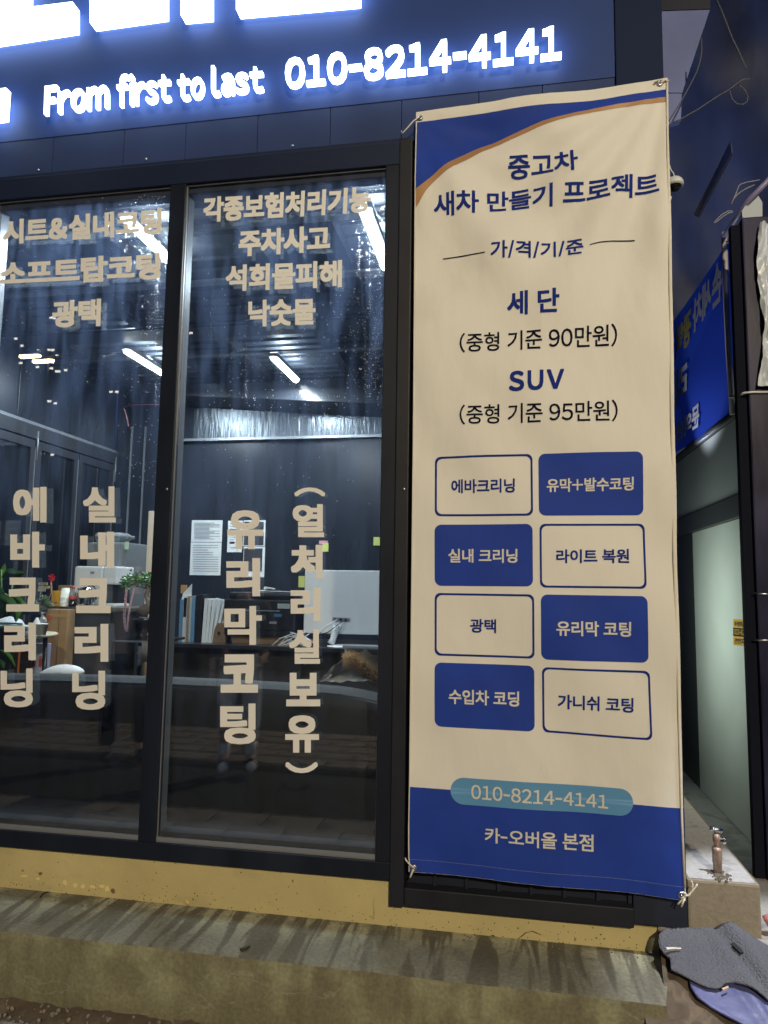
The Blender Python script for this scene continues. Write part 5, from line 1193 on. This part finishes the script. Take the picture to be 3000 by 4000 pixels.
tag(MB().lathe([(.001, 0), (.07, .01), (.085, .04), (.06, .075), (.02, .09), (.001, .095)], (at(12, 2440, 1.05).x, 1.1, TZ+.001), 12).build('tissue_roll', paper, None, True), 'white crumpled tissue on the left of the round table', 'tissue')
# bonsai, ribbons, stand, timber
bo = thing('bonsai', 'bonsai tree with thick trunk in a glossy black pot', 'bonsai', at(550, 2490, 1.3)); c = at(553, 2490, 1.3)
MB().lathe([(.001, 0), (.034, 0), (.034, .012), (.028, .016), (.040, .04), (.052, .09), (.054, .104), (.048, .106), (.044, .09), (.001, .085)], (c.x, 1.3, c.z), 24).build('pot', blackg, bo, True)
MB().tube([at(553, 2405, 1.3), at(560, 2385, 1.3), at(590, 2368, 1.28), at(583, 2345, 1.28), at(572, 2325, 1.3), at(580, 2300, 1.3), at(570, 2285, 1.3)], [.034, .034, .030, .020, .014, .012, .009], 10).build('trunk', mat('bonsai_bark', (.16, .12, .09), .8, bump=(30, .8)), bo, True)
for pts in ([(575, 2300), (545, 2290), (515, 2280)], [(575, 2298), (600, 2280), (620, 2268)], [(572, 2290), (560, 2270)]): MB().tube([at(x, y, 1.3) for x, y in pts], [.007, .005, .003][:len(pts)], 6).build('branch', MATS['bonsai_bark'], bo, True)
for nm_, m_, cnt in (('foliage_bright', leafm, 300), ('foliage_dark', leafd, 300)):
    b = MB()
    for _ in range(cnt):
        u = random.random(); px = 480+150*u; py = 2270+random.gauss(0, 13)-10*math.sin(u*3)+(8 if u < .2 else 0); p = at(px, py, 1.3+random.gauss(0, .04)); s_ = random.uniform(.008, .014)
        a = random.uniform(0, 6.3); d_ = Vector((math.cos(a), random.uniform(-.6, .2), random.uniform(-.5, .6))).normalized(); w_ = d_.cross(Vector((random.gauss(0, 1), 1, random.gauss(0, 1)))).normalized()
        b.add([p, p+d_*s_+w_*s_*.45, p+d_*s_*2, p+d_*s_-w_*s_*.45], [(0, 1, 2, 3)])
    o = b.build(nm_, m_, bo); o['kind'] = 'stuff'
rib = mat('pink_ribbon', (.70, .42, .45), .5)
def ribb(pts, w_, parent, m_=rib, Y_=1.24):
    b = MB(); P = [at(x, y, Y_) for x, y in pts]
    for i in range(len(P)-1): b.add([P[i], P[i]+Vector((w_, 0, 0)), P[i+1]+Vector((w_, .004, 0)), P[i+1]+Vector((0, .004, 0))], [(0, 1, 2, 3)])
    b.build('ribbon', m_, parent, True)
ribb([(490, 2293), (485, 2330), (483, 2370), (480, 2400), (480, 2430), (484, 2455), (490, 2468)], .016, bo); ribb([(520, 2298), (512, 2330), (505, 2360), (498, 2400), (494, 2430), (492, 2460)], .012, bo)
b = MB()
for k in range(9):
    p = at(487-k*.5, 2315+k*15, 1.2385); b.add([p+Vector((-.001, 0, 0)), p+Vector((.006, 0, 0)), p+Vector((.006, 0, -.006)), p+Vector((0, 0, -.006))], [(0, 1, 2, 3)])
b.build('ribbon_writing', black, bo)
gt = thing('side_table', 'small black glass side table under the bonsai', 'table', at(545, 2510, 1.25)); gz = c.z
MB().bbox(at(468, 2500, 1.2).x, at(640, 2500, 1.2).x, 1.16, 1.46, gz-.016, gz-.001, .002).build('table_top', blackg, gt)
MB().box(at(468, 2500, 1.2).x, at(640, 2500, 1.2).x, 1.155, 1.159, gz-.016, gz-.006).build('edge_strip', alu, gt)
for px in (480, 630): MB().box(at(px, 2500, 1.3).x-.01, at(px, 2500, 1.3).x+.01, 1.2, 1.42, ZF, gz-.017).build('leg', black, gt)
x0, x1, z0, z1 = prect(566, 1996, 590, 2560, 1.5)
tag(MB().bbox(x0, x1, 1.5, 1.53, ZF, z1, .003).build('timber_post', mat('raw_timber', (.66, .55, .44), .6, var=(5, .08, (8, 8, .5)))), 'pale upright timber batten behind the bonsai', 'batten')
tag(MB().tube([at(482, 1592, 3.1), at(510, 1583, 3.1), at(560, 1580, 3.1), at(640, 1581, 3.1)], .004, 6).build('hanging_string', mat('dark_red_cord', (.25, .07, .07), .6), None, True), 'thin dark red cord strung at the back corner', 'cord')
tag(MB().tube([at(484, 1596, 3.1), at(494, 1625, 3.1), at(502, 1665, 3.1)], .006, 6).build('pink_strap', mat('pink_strap', (.6, .3, .28), .6), None, True), 'pink strap hanging from the red cord', 'strap')

# ================================================================== BEHIND THE CAMERA (seen in the glass)
def street_lamp(loc, label, col, e):
    t = thing('street_lamp', label, 'street lamp', (loc[0], loc[1], 0.12), 'street lamps across the road')
    MB().tube([(loc[0]+.9, loc[1]-.3, .12), (loc[0]+.9, loc[1]-.3, loc[2]+.2), (loc[0]+.6, loc[1]-.2, loc[2]+.4), (loc[0]+.15, loc[1], loc[2]+.05)], [.09, .06, .05, .04], 10).build('pole', dark, t, True)
    MB().bbox(loc[0]-.25, loc[0]+.25, loc[1]-.12, loc[1]+.12, loc[2], loc[2]+.12, .03).build('lamp_head', dark, t)
    MB().box(loc[0]-.22*(2.6 if loc[1] < -20 else 1), loc[0]+.22*(2.6 if loc[1] < -20 else 1), loc[1]-.10, loc[1]+.10, loc[2]-(.14 if loc[1] < -20 else .02), loc[2]-.002).build('lamp_glass', emis('lamp_glow_%s' % label[:4], col, e), t)
street_lamp(STREET, 'near sodium street lamp across the pavement', (1, .8, .4), 60)
street_lamp((-24.9, -30, 13.4), 'left far street lamp reflected as a yellow streak', (1, .85, .35), 40)
street_lamp((-24.1, -30, 13.1), 'right far street lamp of the reflected pair', (1, .8, .4), 40)
apt = thing('apartment_block', 'dark apartment block with a few lit windows across the street', 'building', (-18, -36, .1))
MB().box(-48, 14, -46, -36, .1, 24).build('wall', mat('dark_facade', (.03, .03, .035), .8), apt)
lit = emis('lit_window', (1, .93, .8), 5)
for px, py in [(60, 1322), (84, 1350), (150, 1368), (190, 1366), (205, 1366), (222, 1385), (80, 1417), (145, 1433), (190, 1438), (200, 1438), (220, 1450), (230, 1450), (255, 1445), (180, 1566), (192, 1567), (215, 1575), (198, 1240), (210, 1242), (165, 1772), (203, 1776), (432, 1530), (455, 1530), (745, 1300)]:
    d_ = ray(px, py); t0 = -CAM.y/d_.y; P0 = CAM+d_*t0; d2 = Vector((d_.x, -d_.y, d_.z)); t1 = (-35.95-P0.y)/d2.y; p = P0+d2*t1
    MB().box(p.x-.10, p.x+.10, -35.99, -35.95, p.z-.06, p.z+.06).build('window', lit, apt)

# two people standing on the pavement, seen mirrored in the glass
def person(x, y, z0, H, face, label, top, legs, shoe, skin, hair, shorts=False, stance=0.1):
    t = thing('person', label, 'person', (x, y, z0)); s = H/1.75
    M = Matrix.Translation((x, y, z0)) @ Matrix.Rotation(face, 4, 'Z') @ Matrix.Scale(s, 4)
    def chain(name, verts, edges, m_, root=0, sub=2):
        me = bpy.data.meshes.new(name); me.from_pydata([M @ Vector(v[:3]) for v in verts], edges, []); o = bpy.data.objects.new(name, me); COL.objects.link(o)
        md = o.modifiers.new('skin', 'SKIN'); md.use_smooth_shade = True
        for i, v in enumerate(verts):
            r_ = v[3] if isinstance(v[3], tuple) else (v[3], v[3]); me.skin_vertices[0].data[i].radius = (r_[0]*s, r_[1]*s)
        me.skin_vertices[0].data[root].use_root = True
        o.modifiers.new('sub', 'SUBSURF').levels = sub
        ev = o.evaluated_get(bpy.context.evaluated_depsgraph_get()); m2 = bpy.data.meshes.new_from_object(ev); bpy.data.objects.remove(o)
        m2.materials.clear(); m2.materials.append(m_); m2.polygons.foreach_set('use_smooth', [True]*len(m2.polygons)); m2.name = name
        return link(name, m2, t)
    w = stance
    V = [(0, 0, .95, (.15, .11)), (0, 0, 1.12, (.14, .10)), (0, .01, 1.30, (.16, .11)), (0, .01, 1.42, (.12, .08)), (0, .0, 1.50, .055), (0, .01, 1.56, .055),
         (w, 0, .88, .085), (w+.01, .01, .50, .058), (w+.015, -.01, .12, .042), (w+.02, .10, .05, .035),
         (-w, 0, .88, .085), (-w-.01, .03, .50, .058), (-w-.015, .0, .12, .042), (-w-.02, .11, .05, .035),
         (.19, .0, 1.40, .055), (.25, .01, 1.14, .043), (.20, .16, .98, .032), (.17, .22, .96, .03),
         (-.19, .0, 1.40, .055), (-.25, .01, 1.14, .043), (-.24, .06, .90, .032), (-.24, .08, .84, .03)]
    E_ = [(0, 1), (1, 2), (2, 3), (3, 4), (4, 5), (0, 6), (6, 7), (7, 8), (8, 9), (0, 10), (10, 11), (11, 12), (12, 13), (2, 14), (14, 15), (15, 16), (16, 17), (2, 18), (18, 19), (19, 20), (20, 21)]
    chain('body', V, E_, skin)
    chain('jacket', [(0, 0, .86, (.18, .13)), (0, 0, 1.12, (.17, .125)), (0, .01, 1.32, (.185, .13)), (0, .01, 1.45, (.11, .085)), (.19, 0, 1.41, .072), (.255, .01, 1.14, .06), (.205, .14, 1.0, .048), (-.19, 0, 1.41, .072), (-.255, .01, 1.14, .06), (-.245, .05, .93, .048)], [(0, 1), (1, 2), (2, 3), (2, 4), (4, 5), (5, 6), (2, 7), (7, 8), (8, 9)], top)
    kn = .30 if shorts else .10
    chain('trousers', [(0, 0, .93, (.155, .12)), (w, 0, .85, .10), (w+.01, .01, .50, .085), (w+.012, 0, kn, .075), (-w, 0, .85, .10), (-w-.01, .03, .50, .085), (-w-.012, .01, kn, .075)], [(0, 1), (1, 2), (2, 3), (0, 4), (4, 5), (5, 6)], legs)
    # head with face, hair
    bm = bmesh.new(); bmesh.ops.create_uvsphere(bm, u_segments=24, v_segments=18, radius=.1)
    for v in bm.verts:
        v.co.x *= .78; v.co.y *= .95; v.co.z *= 1.15
        if v.co.z < 0: v.co.x *= 1+.9*v.co.z; v.co.y *= 1+.3*v.co.z
    b = MB(); b.bm(bm, M @ Matrix.Translation((0, .02, 1.64))); b.build('head', skin, t, True)
    b = MB(); b.tube([M @ Vector((0, .112, 1.66)), M @ Vector((0, .132, 1.63)), M @ Vector((0, .115, 1.615))], [.006*s, .012*s, .006*s], 8); b.build('nose', skin, t, True)
    for sx in (-1, 1):
        MB().tube([M @ Vector((sx*.02, .108, 1.65)), M @ Vector((sx*.042, .100, 1.65))], .006*s, 6).build('eye', black, t, True)
        MB().tube([M @ Vector((sx*.078, .01, 1.66)), M @ Vector((sx*.086, .0, 1.64)), M @ Vector((sx*.078, .01, 1.61))], .01*s, 6).build('ear', skin, t, True)
    MB().tube([M @ Vector((-.022, .108, 1.588)), M @ Vector((0, .112, 1.586)), M @ Vector((.022, .108, 1.588))], .005*s, 6).build('mouth', mat('lip', (.35, .12, .10), .5), t, True)
    bm = bmesh.new(); bmesh.ops.create_uvsphere(bm, u_segments=24, v_segments=18, radius=.108)
    bmesh.ops.delete(bm, geom=[v for v in bm.verts if v.co.z < -.02 and v.co.y > -.02 or v.co.z < -.07 or (v.co.y > .07 and v.co.z < .045)], context='VERTS')
    for v in bm.verts: v.co.x *= .82; v.co.z *= 1.15
    b = MB(); b.bm(bm, M @ Matrix.Translation((0, .012, 1.648))); b.build('hair', hair, t, True)
    for (hx, hy, hz, dx, dy_, dz) in [(.17, .22, .96, -.2, .9, -.1), (-.24, .08, .84, 0, .15, -1)]:
        f0 = Vector((dx, dy_, dz)).normalized(); sd = Vector((1, 0, 0)) if abs(f0.x) < .6 else Vector((0, 1, 0)); sd = (sd-f0*sd.dot(f0)).normalized(); dn = f0.cross(sd)
        b = MB(); base = Vector((hx, hy, hz)); b.tube([M @ (base), M @ (base+f0*.05), M @ (base+f0*.085)], [.030*s, .038*s, .030*s], 8)
        for k in range(4):
            o_ = base+f0*.08+sd*(k-1.5)*.019; L_ = [.062, .072, .068, .052][k]; b.tube([M @ o_, M @ (o_+f0*L_*.5+dn*.004), M @ (o_+f0*L_+dn*.016)], [.0095*s, .0085*s, .006*s], 6)
        o_ = base+f0*.03+sd*.034; b.tube([M @ o_, M @ (o_+sd*.02+f0*.025), M @ (o_+sd*.024+f0*.055+dn*.01)], [.011*s, .010*s, .007*s], 6)
        b.build('hand', skin, t, True)
    for sx in (-1, 1):
        b = MB(); b.tube([M @ Vector((sx*(w+.015), -.05, .035)), M @ Vector((sx*(w+.017), .03, .04)), M @ Vector((sx*(w+.02), .12, .035)), M @ Vector((sx*(w+.02), .19, .028))], [.034*s, .045*s, .048*s, .03*s], 12)
        b.build('shoe', shoe, t, True)
        if shorts:
            MB().tube([M @ Vector((sx*(w+.015), 0, .05)), M @ Vector((sx*(w+.015), 0, .22))], [.047*s, .052*s], 12).build('sock', white, t, True)
            MB().tube([M @ Vector((sx*(w-.032), .10, .05)), M @ Vector((sx*(w+.02), .11, .092)), M @ Vector((sx*(w+.07), .10, .05))], .016*s, 8).build('slide_strap', black, t, True)
skinm = mat('skin', (.52, .32, .24), .5); hairm = mat('black_hair', (.012, .010, .010), .5)
person(-1.98, -2.62, .17, 1.46, R(-22), 'person in black top, light trousers, white socks and slides', mat('black_top', (.01, .01, .012), .7), mat('light_grey_trousers', (.75, .75, .8), .7), mat('white_sock_shoe', (.75, .75, .77), .7), skinm, hairm, shorts=True)
person(-2.95, -2.72, .17, 1.50, R(-35), 'person in dark jacket and wide navy trousers, dark shoes', mat('dark_jacket', (.012, .013, .018), .7), mat('navy_trousers', (.012, .014, .022), .8), mat('dark_shoe', (.03, .03, .033), .5), skinm, hairm, stance=.13)
